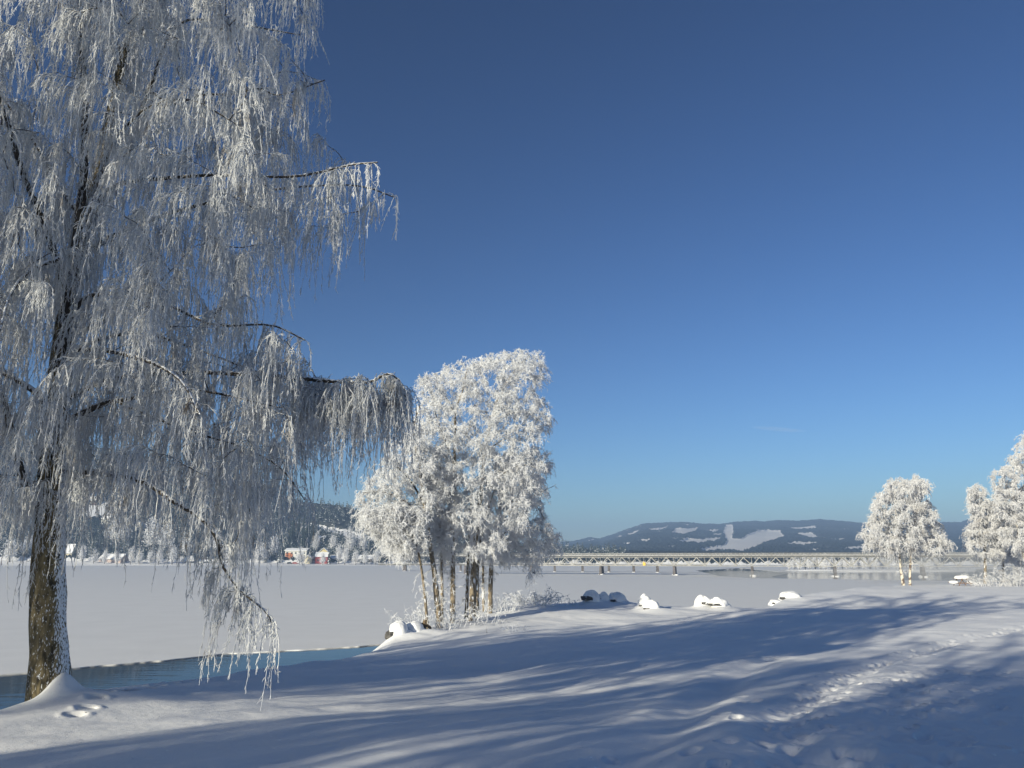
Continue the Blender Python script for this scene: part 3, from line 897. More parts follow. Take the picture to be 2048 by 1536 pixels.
# ------------------------------------------------------------------ frosted shrubs, shoots and weeds
def shrub(px, py, Y, wd, h, n, label, cat='shrub', name='frosted_shrub', r=0.012, twigs=3, spray=0.35, fr=M_FROST2):
    b_ = at(px, py, Y); z0 = gz(b_[0], b_[1])
    root = empty(name, (b_[0], b_[1], z0)); tag(root, label, cat)
    mb = MB()
    a = rng.uniform(0, 2 * math.pi, n); rr = np.sqrt(rng.random(n)) * wd / 2
    S = np.stack([np.cos(a) * rr, np.sin(a) * rr * 0.7, np.full(n, -0.1)], 1)
    for i in range(n):
        S[i, 2] = gz(S[i, 0] + b_[0], S[i, 1] + b_[1]) - z0 - 0.08
    D = np.stack([np.cos(a) * spray * (0.3 + rr / wd * 2), np.sin(a) * spray, np.ones(n)], 1) + rng.normal(size=(n, 3)) * 0.12
    strands(mb, S, D, h * rng.uniform(.5, 1.1, n), np.full(n, r), 6, 0, 0, 0, droop=0.25, noise=0.10)
    mb.build('stems', fr, root)
    if twigs:
        m2 = MB()
        P = mb.v[0].reshape(n, 6, 3, 3).mean(2)
        i = np.repeat(np.arange(n), twigs); k = rng.integers(2, 6, len(i))
        D2 = rng.normal(size=(len(i), 3)) * 0.7 + np.array([0, 0, 0.7])
        strands(m2, P[i, k], D2, h * rng.uniform(.15, .4, len(i)), np.full(len(i), r * 0.8), 4, 4, h * 0.1, r * 0.7, droop=0.6, noise=0.2, spread=0.7)
        m2.build('twigs', fr, root)
    return root


shrub(1008, 1206, 47, 2.2, 1.15, 60, 'frosted fan of upright shoots just right of the middle clump', r=0.012, twigs=1, spray=0.45)
shrub(1072, 1204, 50, 2.2, 1.2, 40, 'low bushy frosted shrub between the upright shoots and the snowy rocks', r=0.016, twigs=6, spray=0.8)
shrub(1048, 1205, 51, 1.5, 0.9, 22, 'small frosted shrub touching the left side of the bushy one', r=0.015, twigs=6, spray=0.8)
shrub(1134, 1206, 51, 0.9, 0.75, 9, 'thin frosted weed left of the left-hand rocks', cat='plant', name='frosted_weed', r=0.012, twigs=4)
shrub(1152, 1209, 51, 0.6, 0.4, 6, 'tiny frosted weed right beside the left-hand rocks', cat='plant', name='frosted_weed', r=0.012, twigs=3)
shrub(960, 1228, 41, 2.0, 1.4, 22, 'frosted shoots around the foot of the tallest clump birch', r=0.016, twigs=3, spray=0.4)
shrub(915, 1240, 40, 2.0, 1.3, 22, 'frosted shoots between the two front stems of the middle clump', r=0.016, twigs=3, spray=0.45)
shrub(892, 1250, 38.6, 1.0, 1.0, 16, 'frosted shoots at the foot of the leaning birch', r=0.014, twigs=3, spray=0.6)
shrub(838, 1252, 38.5, 1.0, 1.6, 12, 'pale frosted shoots at the shore end left of the clump', r=0.012, twigs=4, spray=0.6)
shrub(848, 1222, 39.5, 0.9, 1.9, 7, 'tall frosted sapling against the ice left of the clump', r=0.013, twigs=5, spray=0.5)
shrub(1022, 1248, 36, 0.5, 0.6, 6, 'small frosted weed on the bank, left one of the pair below the clump', cat='plant', name='frosted_weed', r=0.01, twigs=3)
shrub(1045, 1250, 36, 0.35, 0.45, 5, 'small frosted weed on the bank, right one of the pair below the clump', cat='plant', name='frosted_weed', r=0.01, twigs=2)
shrub(973, 1254, 36, 0.25, 0.35, 2, 'lone dark weed stalk poking from the snow below the clump', cat='plant', name='dry_stalk', r=0.009, twigs=0, fr=M_LIMB)
shrub(1990, 1166, 88, 5.0, 1.6, 60, 'row of frosted shoots below the right-edge trees', r=0.025, twigs=4, spray=0.5, fr=M_FROST3)
shrub(2040, 1166, 86, 4.0, 2.2, 50, 'taller frosted shoots at the right edge of the picture', r=0.025, twigs=4, spray=0.5, fr=M_FROST3)


# ------------------------------------------------------------------ snow-capped rocks
def blob(mb, c, rad, seed, n=26, rough=0.12, flat=0.0, boxy=2.2, m=0):
    u = np.linspace(0, 2 * math.pi, n * 2, endpoint=False); v = np.linspace(-math.pi / 2, math.pi / 2, n)
    U, V_ = np.meshgrid(u, v)
    se = lambda a: np.sign(a) * np.abs(a) ** (2 / boxy)
    x = se(np.cos(V_)) * se(np.cos(U)); y = se(np.cos(V_)) * se(np.sin(U)); z = se(np.sin(V_))
    ns = 1 + rough * 2 * fbm(x * 1.6 + seed * 3.1 + 0.8 * z, y * 1.6 + seed + 1.3 * z, 3)
    ns[0] = ns[0].mean(); ns[-1] = ns[-1].mean()
    P = np.stack([x * rad[0] * ns, y * rad[1] * ns, z * rad[2] * ns], -1)
    if flat: P[..., 2] = np.maximum(P[..., 2], -flat)
    P = P + np.array(c)
    idx = np.arange(P.shape[0] * P.shape[1]).reshape(P.shape[:2])
    a = idx[:-1]; b_ = np.roll(idx, -1, 1)[:-1]; c_ = np.roll(idx, -1, 1)[1:]; d = idx[1:]
    mb.add(P.reshape(-1, 3), np.stack([a, b_, c_, d], -1).reshape(-1, 4), m=m)


def snowy_rock(px, py, Y, wd, h, label, dark=(-0.35, 0.3, 0.4, 0.22), seed=1, dep=None):
    wd *= 0.9; h *= 0.85
    """wd, h: size of the snow mound; dark: where the bare stone shows (x, z, width, height, as parts of wd and h)"""
    b_ = at(px, py, Y); z0 = gz(b_[0], b_[1]) - 0.32 * h
    root = empty('snow_capped_rock', (b_[0], b_[1], z0)); tag(root, label, 'rock', 'snow-capped rocks on the bank')
    dep = dep or wd * 0.9
    mb = MB(); blob(mb, (0, 0, h * 0.22), (wd * 0.48, dep / 2, h * 0.72), seed, rough=0.14)
    # skirt that runs out into the bank
    blob(mb, (wd * 0.16, 0.12, -h * 0.05), (wd * 0.62, dep * 0.7, h * 0.52), seed + 5, rough=0.14, boxy=1.9)
    mb.build('snow_cap', M_CAP, root)
    mb = MB()
    dx, dz, dw, dh = dark
    blob(mb, (dx * wd, -dep * 0.33, dz * h), (dw * wd / 2, dep * 0.26, dh * h / 2), seed + 9, n=14, rough=0.22, boxy=3.6)
    mb.build('stone', M_ROCK, root, smooth=False)
    return root


snowy_rock(1184, 1206, 52, 1.35, 1.05, 'leftmost snow-capped rock, dark slab face showing low on its left', (-0.30, 0.40, 0.62, 0.30), 1)
snowy_rock(1206, 1207, 52.6, 1.0, 0.95, 'narrow snow mound wedged between the two left-hand rocks', (-0.30, 0.35, 0.36, 0.28), 2)
snowy_rock(1232, 1206, 53, 1.45, 0.98, 'rounded snow-capped rock, rightmost of the left-hand three', (-0.20, 0.30, 0.40, 0.16), 3)
snowy_rock(1290, 1209, 50, 1.0, 0.95, 'upper snow mound of the central rock pair', (-0.38, 0.1, 0.2, 0.2), 4)
snowy_rock(1301, 1219, 48.5, 1.15, 0.75, 'lower snow-capped rock in front of the central mound, small dark face', (-0.28, 0.1, 0.42, 0.3), 5)
snowy_rock(1407, 1214, 51, 1.3, 1.0, 'left one of the two round snow-capped rocks at the crest', (-0.05, 0.36, 0.34, 0.18), 6)
snowy_rock(1437, 1217, 50.5, 1.35, 0.88, 'right one of the two round snow-capped rocks at the crest', (-0.28, 0.38, 0.62, 0.16), 7)
snowy_rock(797, 1283, 36.5, 1.0, 0.85, 'snow-capped rock at the water edge below the middle clump, dark face to the left', (-0.42, 0.12, 0.42, 0.5), 8)
snowy_rock(826, 1275, 37.2, 1.1, 0.75, 'smooth snow mound over a rock just right of the water-edge rock', (-0.1, -0.1, 0.2, 0.2), 9)
snowy_rock(1580, 1205, 63, 1.9, 0.75, 'broad snow-covered rock at the tip of the right-hand bank', (-0.44, 0.15, 0.12, 0.3), 10)
snowy_rock(1552, 1211, 61, 1.2, 0.45, 'low snow-covered rock left of the broad one on the right-hand bank', (-0.3, 0.3, 0.16, 0.3), 11)

# root stump at the clump foot
b_ = at(848, 1262, 37.6); b_[2] = gz(b_[0], b_[1])
mb = MB()
for P, r0, r1 in (([(0, 0, -0.1), (0, 0, 0.12), (0.03, 0, 0.42)], 0.14, 0.07), ([(0.1, 0, 0.05), (-0.12, 0, 0.2), (-0.42, -0.05, 0.22)], 0.11, 0.06), ([(-0.3, 0, -0.05), (0.05, 0, 0.18), (0.32, 0, 0.0)], 0.1, 0.06)):
    limb_tube(mb, np.array(P, float), r0, r1, n=9, sides=8, rough=0.25)
o = mb.build('tree_stump', simple('stump_wood', (0.14, 0.10, 0.06), 0.9, vary=0.5, scale=12))
o.location = tuple(b_)
tag(o, 'forked brown root stump poking from the snow at the foot of the clump', 'stump')

# ------------------------------------------------------------------ picnic table
M_WOOD = simple('weathered_wood', (0.20, 0.13, 0.09), 0.8, vary=0.35, scale=9)
pb = at(1925, 1170, 92); pb[2] = gz(pb[0], pb[1])
pt = empty('picnic_table', pb); tag(pt, 'snow-laden wooden picnic table with benches on the right-hand bank', 'picnic table')
mb = MB()
for k in range(5): mb.box((0, -0.34 + 0.17 * k, 0.74), (1.6, 0.15, 0.045))
mb.build('tabletop', M_WOOD, pt, smooth=False)
for s_ in (-1, 1):
    mb = MB(); mb.box((s_ * 1.02, 0, 0.30), (0.30, 1.7, 0.05)); bn = mb.build('bench', M_WOOD, pt, smooth=False)
    mb = MB(); blob(mb, (s_ * 1.02, 0, 0.36), (0.22, 0.86, 0.2), 20 + s_, n=14, rough=0.1); mb.build('snow', M_CAP, bn)
    for t_ in (-1, 1):
        mb = MB(); mb.bar((s_ * 0.25, t_ * 0.55, 0.72), (s_ * 0.75, t_ * 0.55, -0.05), 0.09, 0.06); mb.build('leg', M_WOOD, pt, smooth=False)
mb = MB(); mb.bar((-1.15, -0.5, 0.27), (1.15, -0.5, 0.27), 0.06, 0.08); mb.bar((-1.15, 0.5, 0.27), (1.15, 0.5, 0.27), 0.06, 0.08)
mb.build('bench_support', M_WOOD, pt, smooth=False)
mb = MB(); blob(mb, (0, 0, 0.80), (0.82, 0.5, 0.36), 30, n=18, rough=0.06, flat=0.03, boxy=2.8); mb.build('snow', M_CAP, pt)

# ------------------------------------------------------------------ the truss bridge
Y0 = 256.0
H0 = at(1062, 1117, Y0)[:2]
STEP = np.array([130.2 / F * Y0, -0.028 * Y0])


def bp(k, z, off=0.0):
    d = STEP / np.linalg.norm(STEP); n_ = np.array([-d[1], d[0]])
    p = H0 + STEP * k + n_ * off
    return np.array([p[0], p[1], z])


M_STEEL = simple('frosted_steel', (0.34, 0.335, 0.32), 0.6, vary=0.2, scale=0.5)
M_DECK = simple('bridge_deck_grey', (0.13, 0.13, 0.13), 0.8, vary=0.2, scale=0.6)
M_STONE = simple('pier_stone', (0.12, 0.11, 0.11), 0.9, vary=0.4, scale=1.2)
ZD, ZT, ZB = 5.75, 5.55, 2.8
K0, K1 = -1, 6
br = empty('truss_bridge', bp(0, 0)); tag(br, 'long grey steel truss bridge on stone piers across the frozen lake', 'bridge')
og = bp(0, 0)
RZ = math.atan2(STEP[1], STEP[0])
SL = np.linalg.norm(STEP)
mb = MB(); mb.bar(bp(K0 - 1, ZD, 1.6), bp(K1, ZD, 1.6), 4.0, 0.35); dk = mb.build('deck', M_DECK, br, False, og)
mb = MB(); mb.bar(bp(K0 - 1, ZD + 0.25, 1.6), bp(K1, ZD + 0.25, 1.6), 3.9, 0.14); mb.build('snow_strip', M_CAP, dk, False, og)
for off in (-0.45, 3.65):
    mb = MB()
    mb.bar(bp(K0 - 1, 6.55, off), bp(K1, 6.55, off), 0.08, 0.10)
    mb.bar(bp(K0 - 1, 6.28, off), bp(K1, 6.28, off), 0.05, 0.06)
    mb.bar(bp(K0 - 1, 6.08, off), bp(K1, 6.08, off), 0.05, 0.06)
    for k in np.arange(K0 - 1, K1, 0.05): mb.bar(bp(k, 5.9, off), bp(k, 6.55, off), 0.07, 0.07)
    mb.build('railing', M_STEEL, br, False, og)
for k in range(K0, K1):
    mb = MB()
    for off in (0.1, 3.1):
        mb.bar(bp(k, ZT - 0.12, off), bp(k + 1, ZT - 0.12, off), 0.2, 0.22)
        mb.bar(bp(k + 0.01, ZB, off), bp(k + 0.99, ZB, off), 0.2, 0.2)
        for j in range(5):
            a = k + j / 5; 
            mb.bar(bp(a, ZB + 0.1, off), bp(a + 0.1, ZT - 0.22, off), 0.16, 0.2)
            mb.bar(bp(a + 0.1, ZT - 0.22, off), bp(a + 0.2, ZB + 0.1, off), 0.16, 0.2)
            mb.bar(bp(a, ZB + 0.1, off), bp(a, ZT - 0.22, off), 0.09, 0.12)
    for j in range(5):
        a = k + j / 5
        mb.bar(bp(a, ZB, 0.2), bp(a, ZB, 3.0), 0.12, 0.12)
    mb.build('truss_span', M_STEEL, br, False, og)
M_YEL = simple('yellow_paint', (0.75, 0.48, 0.06), 0.6, vary=0.1)
for k in range(K0, K1 + 1):
    mb = MB()
    mb.box(bp(k, 1.25, 1.6), (0.85, 4.2, 2.9), RZ, taper=0.8)
    pr = mb.build('pier', M_STONE, br, False, og)
    mb = MB(); c = bp(k, 0.0, 1.2); blob(mb, c, (0.8, 2.5, 0.36), k + 50, n=12, rough=0.2)
    mb.build('snow_footing', M_CAP, pr, origin=og)
mb = MB(); c = bp(1.605, 3.35, -0.15); mb.box(c, (0.8, 0.25, 0.9), RZ); mb.box(c + np.array([-0.1, -0.1, 0.55]), (0.25, 0.2, 0.35), RZ)
mb.build('inspection_cradle', M_YEL, br, False, og)['label'] = 'small yellow cradle hanging on the truss'


# car maker, sized at s metres long
M_TYRE = simple('tyre', (0.02, 0.02, 0.02), 0.9)
M_GLASS = simple('car_glass', (0.02, 0.03, 0.035), 0.1)
M_CARS = {'dark': simple('dark_car_paint', (0.03, 0.035, 0.045), 0.3), 'white': simple('white_car_paint', (0.7, 0.7, 0.7), 0.3),
          'red': simple('red_car_paint', (0.4, 0.05, 0.04), 0.3), 'blue': simple('blue_car_paint', (0.04, 0.08, 0.2), 0.3)}


def car(loc, rz, colour, label, s=4.4, snow=True, group='cars parked on the far shore'):
    root = empty('parked_car' if snow else 'car', loc, rz); tag(root, label, 'car', group)
    k = s / 4.4
    prof = [(-2.2, .35), (-2.15, .85), (-1.95, .98), (-1.5, 1.42), (0.35, 1.45), (1.05, 1.0), (2.05, .82), (2.2, .6), (2.2, .35)]
    mb = MB(); n = len(prof)
    v = [(x * k, -0.85 * k, z * k) for x, z in prof] + [(x * k, 0.85 * k, z * k) for x, z in prof]
    cen = len(v); v += [(0, -0.85 * k, .6 * k), (0, 0.85 * k, .6 * k)]
    t_ = []; q = []
    for i in range(n):
        j = (i + 1) % n
        q.append((i, i + n, j + n, j)); t_.append((cen, i, j)); t_.append((cen + 1, j + n, i + n))
    mb.add(v, q, t_); mb.build('body', M_CARS[colour], root, False)
    mb = MB()
    for s2 in (-1, 1):
        y_ = s2 * 0.856 * k
        mb.add([(-1.5 * k, y_, 1.0 * k), (0.85 * k, y_, 1.0 * k), (0.3 * k, y_, 1.36 * k), (-1.35 * k, y_, 1.36 * k)], [(0, 1, 2, 3)])
    mb.build('windows', M_GLASS, root, False)
    for x_ in (-1.35, 1.35):
        for y_ in (-0.78, 0.78):
            mb = MB(); a = np.linspace(0, 2 * math.pi, 14, endpoint=False)
            ring = lambda yy, r: [(x_ * k + math.cos(i) * r * k, yy * k, .33 * k + math.sin(i) * r * k) for i in a]
            v = ring(y_ - 0.11, .33) + ring(y_ + 0.11, .33) + [(x_ * k, (y_ - .11) * k, .33 * k), (x_ * k, (y_ + .11) * k, .33 * k)]
            q = [(i, (i + 1) % 14, (i + 1) % 14 + 14, i + 14) for i in range(14)]
            t_ = [(28, (i + 1) % 14, i) for i in range(14)] + [(29, i + 14, (i + 1) % 14 + 14) for i in range(14)]
            mb.add(v, q, t_); mb.build('wheel', M_TYRE, root, False)
    if snow:
        mb = MB(); blob(mb, (-0.55 * k, 0, 1.46 * k), (1.0 * k, 0.8 * k, 0.2 * k), 3, n=10, rough=0.1); blob(mb, (1.5 * k, 0, 0.93 * k), (.6 * k, .75 * k, .14 * k), 4, n=8, rough=.1)
        mb.build('snow', M_CAP, root)
    return root


car(bp(3.26, 5.93, 1.2), RZ, 'dark', 'small dark car driving across the truss bridge', s=1.5, snow=False, group=None)

# ---- low beam bridge behind
lb = empty('low_bridge', (0, 300, 0)); tag(lb, 'low flat beam bridge on short piers seen beneath the truss bridge', 'bridge')
A_ = at(760, 1129, 330); B_ = at(1410, 1131, 285)
mb = MB(); mb.bar(A_, B_, 3.0, 0.55); mb.build('beam', M_DECK, lb, False, (0, 300, 0))
mb = MB(); mb.bar(A_ + np.array([0, -1.2, .55]), B_ + np.array([0, -1.2, .55]), .08, .12)
for k in np.linspace(0, 1, 90):
    p_ = A_ + (B_ - A_) * k + np.array([0, -1.2, 0]); mb.bar(p_ + np.array([0, 0, .2]), p_ + np.array([0, 0, .55]), .08, .08)
mb.build('railing', M_STEEL, lb, False, (0, 300, 0))
for px in (817, 940, 1133, 1187, 1237, 1283, 1326):
    f = (at(px, 1117, 300)[0] - at(760, 1117, 300)[0]) / (at(1410, 1117, 300)[0] - at(760, 1117, 300)[0])
    p_ = A_ + (B_ - A_) * f
    mb = MB(); mb.box((p_[0], p_[1], p_[2] / 2 - 0.2), (1.6 if px < 850 else 0.8, 2.0, p_[2]), 0, taper=0.85)
    pr = mb.build('pier', M_STONE, lb, False, (0, 300, 0))
    mb = MB(); blob(mb, (p_[0], p_[1] - 0.3, 0.0), (0.7, 1.2, 0.22), px, n=10, rough=.2); mb.build('snow_footing', M_CAP, pr, origin=(0, 300, 0))


# ------------------------------------------------------------------ hills and far shore
def hill_material(name, forest, forest2, field, fs):
    m, t, b, N, L = mat(name)
    tc = N('ShaderNodeTexCoord'); no = N('ShaderNodeTexNoise'); no.inputs['Scale'].default_value = fs; no.inputs['Detail'].default_value = 6
    L(tc.outputs['Object'], no.inputs['Vector'])
    r = N('ShaderNodeValToRGB'); r.color_ramp.elements[0].position = 0.35; r.color_ramp.elements[1].position = 0.68
    r.color_ramp.elements[0].color = forest + (1,); r.color_ramp.elements[1].color = forest2 + (1,)
    L(no.outputs[0], r.inputs[0])
    a = N('ShaderNodeAttribute'); a.attribute_name = 'field'
    r2 = N('ShaderNodeValToRGB'); r2.color_ramp.elements[0].position = 0.45; r2.color_ramp.elements[1].position = 0.55
    n2 = N('ShaderNodeTexNoise'); n2.inputs['Scale'].default_value = fs * 1.3; n2.inputs['Detail'].default_value = 4
    L(tc.outputs['Object'], n2.inputs['Vector'])
    ma = N('ShaderNodeMath'); ma.operation = 'MULTIPLY_ADD'; ma.inputs[1].default_value = 1.5; ma.inputs[2].default_value = -0.78
    L(n2.outputs[0], ma.inputs[0])
    ad = N('ShaderNodeMath'); L(a.outputs['Fac'], ad.inputs[0]); L(ma.outputs[0], ad.inputs[1]); L(ad.outputs[0], r2.inputs[0])
    mx = N('ShaderNodeMixRGB'); mx.inputs[2].default_value = field + (1,)
    L(r2.outputs[0], mx.inputs[0]); L(r.outputs[0], mx.inputs[1]); L(mx.outputs[0], b.inputs['Base Color'])
    b.inputs['Roughness'].default_value = 1.0; b.inputs['Specular IOR Level'].default_value = 0.0
    return m


def hill(name, ridge, Yb, Yr, nx, ny, fields, matl, tree_h, prof=1.3, seedo=0, beyond=0.35, freq=0.05, base_f=0.0):
    rx = np.array([a for a, _ in ridge]); ry = np.array([b_ for _, b_ in ridge])
    px = np.linspace(rx[0], rx[-1], nx)
    py = np.interp(px, rx, ry)
    top = at(px, py, Yr)
    dirx = top[:, 0] / Yr
    t_ = np.linspace(0, 1 + beyond, ny)
    X = np.zeros((ny, nx)); Y = np.zeros((ny, nx)); Z = np.zeros((ny, nx))
    for j, tt in enumerate(t_):
        y_ = Yb + (Yr - Yb) * tt
        X[j] = dirx * y_; Y[j] = y_
        s_ = min(tt, 1.0)
        sh = s_ ** prof * (1 - 0.25 * (1 - s_))
        if tt > 1: sh = 1 - ((tt - 1) / beyond) ** 1.5 * 0.6
        Z[j] = top[:, 2] * sh
    un = fbm(X * 0.006 * 600 / Yb + seedo, Y * 0.006 * 600 / Yb, 4)
    env = np.clip(t_ * 1.6, 0, 1)[:, None] * np.clip(1.12 - t_, 0.1, 1)[:, None]
    Z = Z * (1 + 0.25 * un * env)
    Px, Py = proj(np.stack([X, Y, Z], -1))
    jx = 9 * fbm(Px * 0.06, Py * 0.15, 3); jy = 4 * fbm(Px * 0.05 + 9, Py * 0.12, 3)
    fld = np.full(X.shape, 0.2)
    for pl in fields: fld[inpoly(Px + jx * 0.5, Py + jy * 0.4, pl)] = 0.95
    if base_f: fld = np.maximum(fld, np.where(t_[:, None] < base_f, 0.9, 0))
    Z = Z + np.where(fld < 0.5, tree_h * (0.5 + rng.random(X.shape)), 0) * np.clip(t_ * 12, 0, 1)[:, None]
    Z[0] = -1.0
    V = np.stack([X, Y, Z], -1).reshape(-1, 3)
    idx = np.arange(ny * nx).reshape(ny, nx)
    q = np.stack([idx[:-1, :-1], idx[:-1, 1:], idx[1:, 1:], idx[1:, :-1]], -1).reshape(-1, 4)
    mb = MB(); mb.add(V, q)
    o = mb.build(name, matl, attrs={'field': fld.ravel()}, smooth=True)
    tag(o, kind='structure')
    return X, Y, Z, fld


M_HILLF = hill_material('far_hill', (0.022, 0.035, 0.045), (0.06, 0.075, 0.085), (0.70, 0.68, 0.66), 0.012)
M_HILLN = hill_material('near_hill', (0.018, 0.028, 0.03), (0.06, 0.062, 0.055), (0.75, 0.75, 0.76), 0.04)
RF = [(-600, 1070), (900, 1085), (1100, 1088), (1150, 1084), (1180, 1077), (1200, 1079), (1230, 1069), (1260, 1058), (1290, 1049), (1330, 1047), (1365, 1045.5), (1400, 1049), (1440, 1051), (1470, 1046), (1500, 1044), (1530, 1045), (1560, 1042), (1600, 1043), (1640, 1040), (1690, 1044), (1735, 1048), (1800, 1047), (1880, 1046), (1920, 1047), (1945, 1038), (1980, 1025), (2048, 1020), (2300, 1025), (2900, 1035)]
FF = [[(1270, 1083), (1300, 1080), (1295, 1086)], [(1325, 1096), (1350, 1092), (1345, 1099)], [(1410, 1062), (1440, 1060), (1432, 1066)], [(1570, 1090), (1600, 1086), (1640, 1088), (1605, 1094)], [(1660, 1080), (1690, 1078), (1684, 1083)], [(1415, 1070), (1445, 1068), (1440, 1072)], [(1600, 1101), (1640, 1099), (1636, 1104)], [(1352, 1058), (1398, 1057), (1391, 1064), (1368, 1070), (1345, 1066)], [(1449, 1051), (1464, 1051), (1466, 1078), (1500, 1080), (1500, 1100), (1455, 1100), (1450, 1075)],
      [(1356, 1086), (1375, 1076), (1400, 1080), (1442, 1076), (1430, 1084), (1400, 1088)], [(1400, 1104), (1412, 1096), (1440, 1093), (1480, 1080), (1496, 1070), (1520, 1062), (1562, 1063), (1566, 1076), (1540, 1084), (1520, 1092), (1492, 1104)],
      [(1590, 1069), (1628, 1066), (1630, 1070), (1650, 1079), (1615, 1075)], [(1686, 1103), (1700, 1097), (1735, 1092), (1740, 1100)], [(1256, 1070), (1266, 1064), (1282, 1061), (1272, 1068), (1262, 1073)], [(1230, 1078), (1242, 1072), (1240, 1077)],
      [(1300, 1061), (1335, 1053), (1330, 1058), (1310, 1063)], [(1358, 1048), (1390, 1050), (1375, 1052)], [(1580, 1056), (1630, 1053), (1632, 1058), (1584, 1060)], [(1190, 1104), (1212, 1100), (1208, 1105)], [(1245, 1090), (1262, 1087), (1258, 1091)], [(1172, 1084), (1190, 1079), (1186, 1083)], [(1145, 1093), (1165, 1090), (1160, 1094)],
      [(1645, 1094), (1655, 1098), (1652, 1101)], [(1720, 1058), (1760, 1062), (1740, 1064)], [(1720, 1076), (1760, 1080), (1745, 1086)], [(1500, 1066), (1510, 1064), (1545, 1060), (1530, 1066)]]
FHX, FHY, FHZ, _f = hill('far_hills', RF, 850, 2500, 1300, 150, FF, M_HILLF, 3.5, prof=1.0, seedo=3)
RN = [(-900, 885), (-500, 865), (-200, 862), (0, 872), (60, 885), (150, 897), (220, 905), (300, 920), (360, 935), (440, 948), (500, 968), (560, 995), (600, 1009), (640, 1015), (680, 1019), (710, 1027), (760, 1040), (850, 1064), (950, 1082), (1050, 1094), (1120, 1103), (1200, 1108), (1500, 1112), (2000, 1112), (2700, 1108)]
FN = [[(636, 1052), (670, 1058), (720, 1072), (762, 1080), (780, 1092), (740, 1086), (700, 1082), (660, 1070), (632, 1062)], [(590, 1046), (625, 1052), (622, 1058), (592, 1054)],
      [(632, 1078), (655, 1080), (652, 1088), (638, 1088)], [(120, 1010), (200, 1004), (260, 1020), (230, 1036), (150, 1040)], [(140, 990), (190, 985), (200, 998)], [(655, 1064), (690, 1062), (720, 1068), (700, 1072)]]
HX, HY, HZ, HF = hill('near_hills', RN, 585, 820, 900, 170, FN, M_HILLN, 3.0, prof=1.35, seedo=8, base_f=0.09)


def hill_z(x, y):
    """height of the near hills"""
    j = int(np.clip((y - HY[0, 0]) / (HY[1, 0] - HY[0, 0]), 0, HY.shape[0] - 1))
    i = int(np.argmin(np.abs(HX[j] - x)))
    return float(HZ[j, i])


# conifers -----------------------------------------------------------
M_SPRUCE = bark_mat('spruce_needles', base=(0.012, 0.022, 0.018), light=(0.035, 0.05, 0.04), frost=0.35, speck=0.78, fscale=1.2)


def spruce_mesh(h, r, seed, tiers=13, seg=11):
    g = np.random.default_rng(seed); mb = MB()
    for k in range(tiers):
        f = k / (tiers - 1)
        z0 = h * (0.06 + 0.9 * f); rr = r * (1 - f) ** 0.85 * g.uniform(0.8, 1.15) + 0.1
        a = np.arange(seg * 2) * math.pi / seg + g.random() * 3
        rad = np.where(np.arange(seg * 2) % 2 == 0, rr * g.uniform(0.75, 1.2, seg * 2), rr * 0.45)
        z = z0 - np.where(np.arange(seg * 2) % 2 == 0, 0.35 * rr, 0.1 * rr)
        v = [(0, 0, z0 + h * 0.10)] + [(math.cos(t) * q, math.sin(t) * q, zz) for t, q, zz in zip(a, rad, z)]
        n_ = seg * 2
        mb.add(v, t=[(0, 1 + i, 1 + (i + 1) % n_) for i in range(n_)])
    return mb


def scatter_conifers():
    mb = MB()
    base = [spruce_mesh(1.0, 0.2, s, 6, 5) for s in range(5)]
    BV = [np.concatenate(b_.v) for b_ in base]; BT = [np.concatenate(b_.t) for b_ in base]
    n = 0
    g = np.random.default_rng(3)
    while n < 5200:
        j = int(len(HY) * 0.80 * g.random() ** 0.8) ; i = g.integers(0, HX.shape[1])
        if HF[j, i] > 0.5: continue
        x, y, z = HX[j, i], HY[j, i], HZ[j, i]
        px, py = proj(np.array([x, y, z]))
        if px < -150 or px > 1250: continue
        if px > 900 and g.random() < 0.7: continue
        if px > 575 and px < 900 and py < 1050 and g.random() < 0.5: continue
        k = g.integers(0, 5); h = g.uniform(6, 11)
        v = BV[k] * h
        c_, s_ = math.cos(n), math.sin(n)
        v = np.stack([v[:, 0] * c_ - v[:, 1] * s_, v[:, 0] * s_ + v[:, 1] * c_, v[:, 2]], 1) + np.array([x + g.normal() * 3, y + g.normal() * 3, z - 3.5])
        mb.add(v, t=BT[k]); n += 1
    o = mb.build('conifer_forest', M_SPRUCE, smooth=False)
    tag(o, 'dark conifer forest covering the left-hand hillside', 'forest', kind='stuff')


scatter_conifers()


def spruce(px, pyb, Y, h, r, label, seed):
    p = at(px, pyb, Y)
    p[2] = hill_z(p[0], Y) - 0.2
    root = empty('spruce_tree', p); tag(root, label, 'tree', 'spruces behind the far shore houses')
    mb = spruce_mesh(h, r, seed); mb.build('crown', M_SPRUCE, root, False)
    mb = MB(); limb_tube(mb, np.array([(0, 0, -1), (0, 0, h * .5), (0, 0, h * .9)]), 0.25, 0.03, n=5, sides=6); mb.build('trunk', M_LIMB, root)


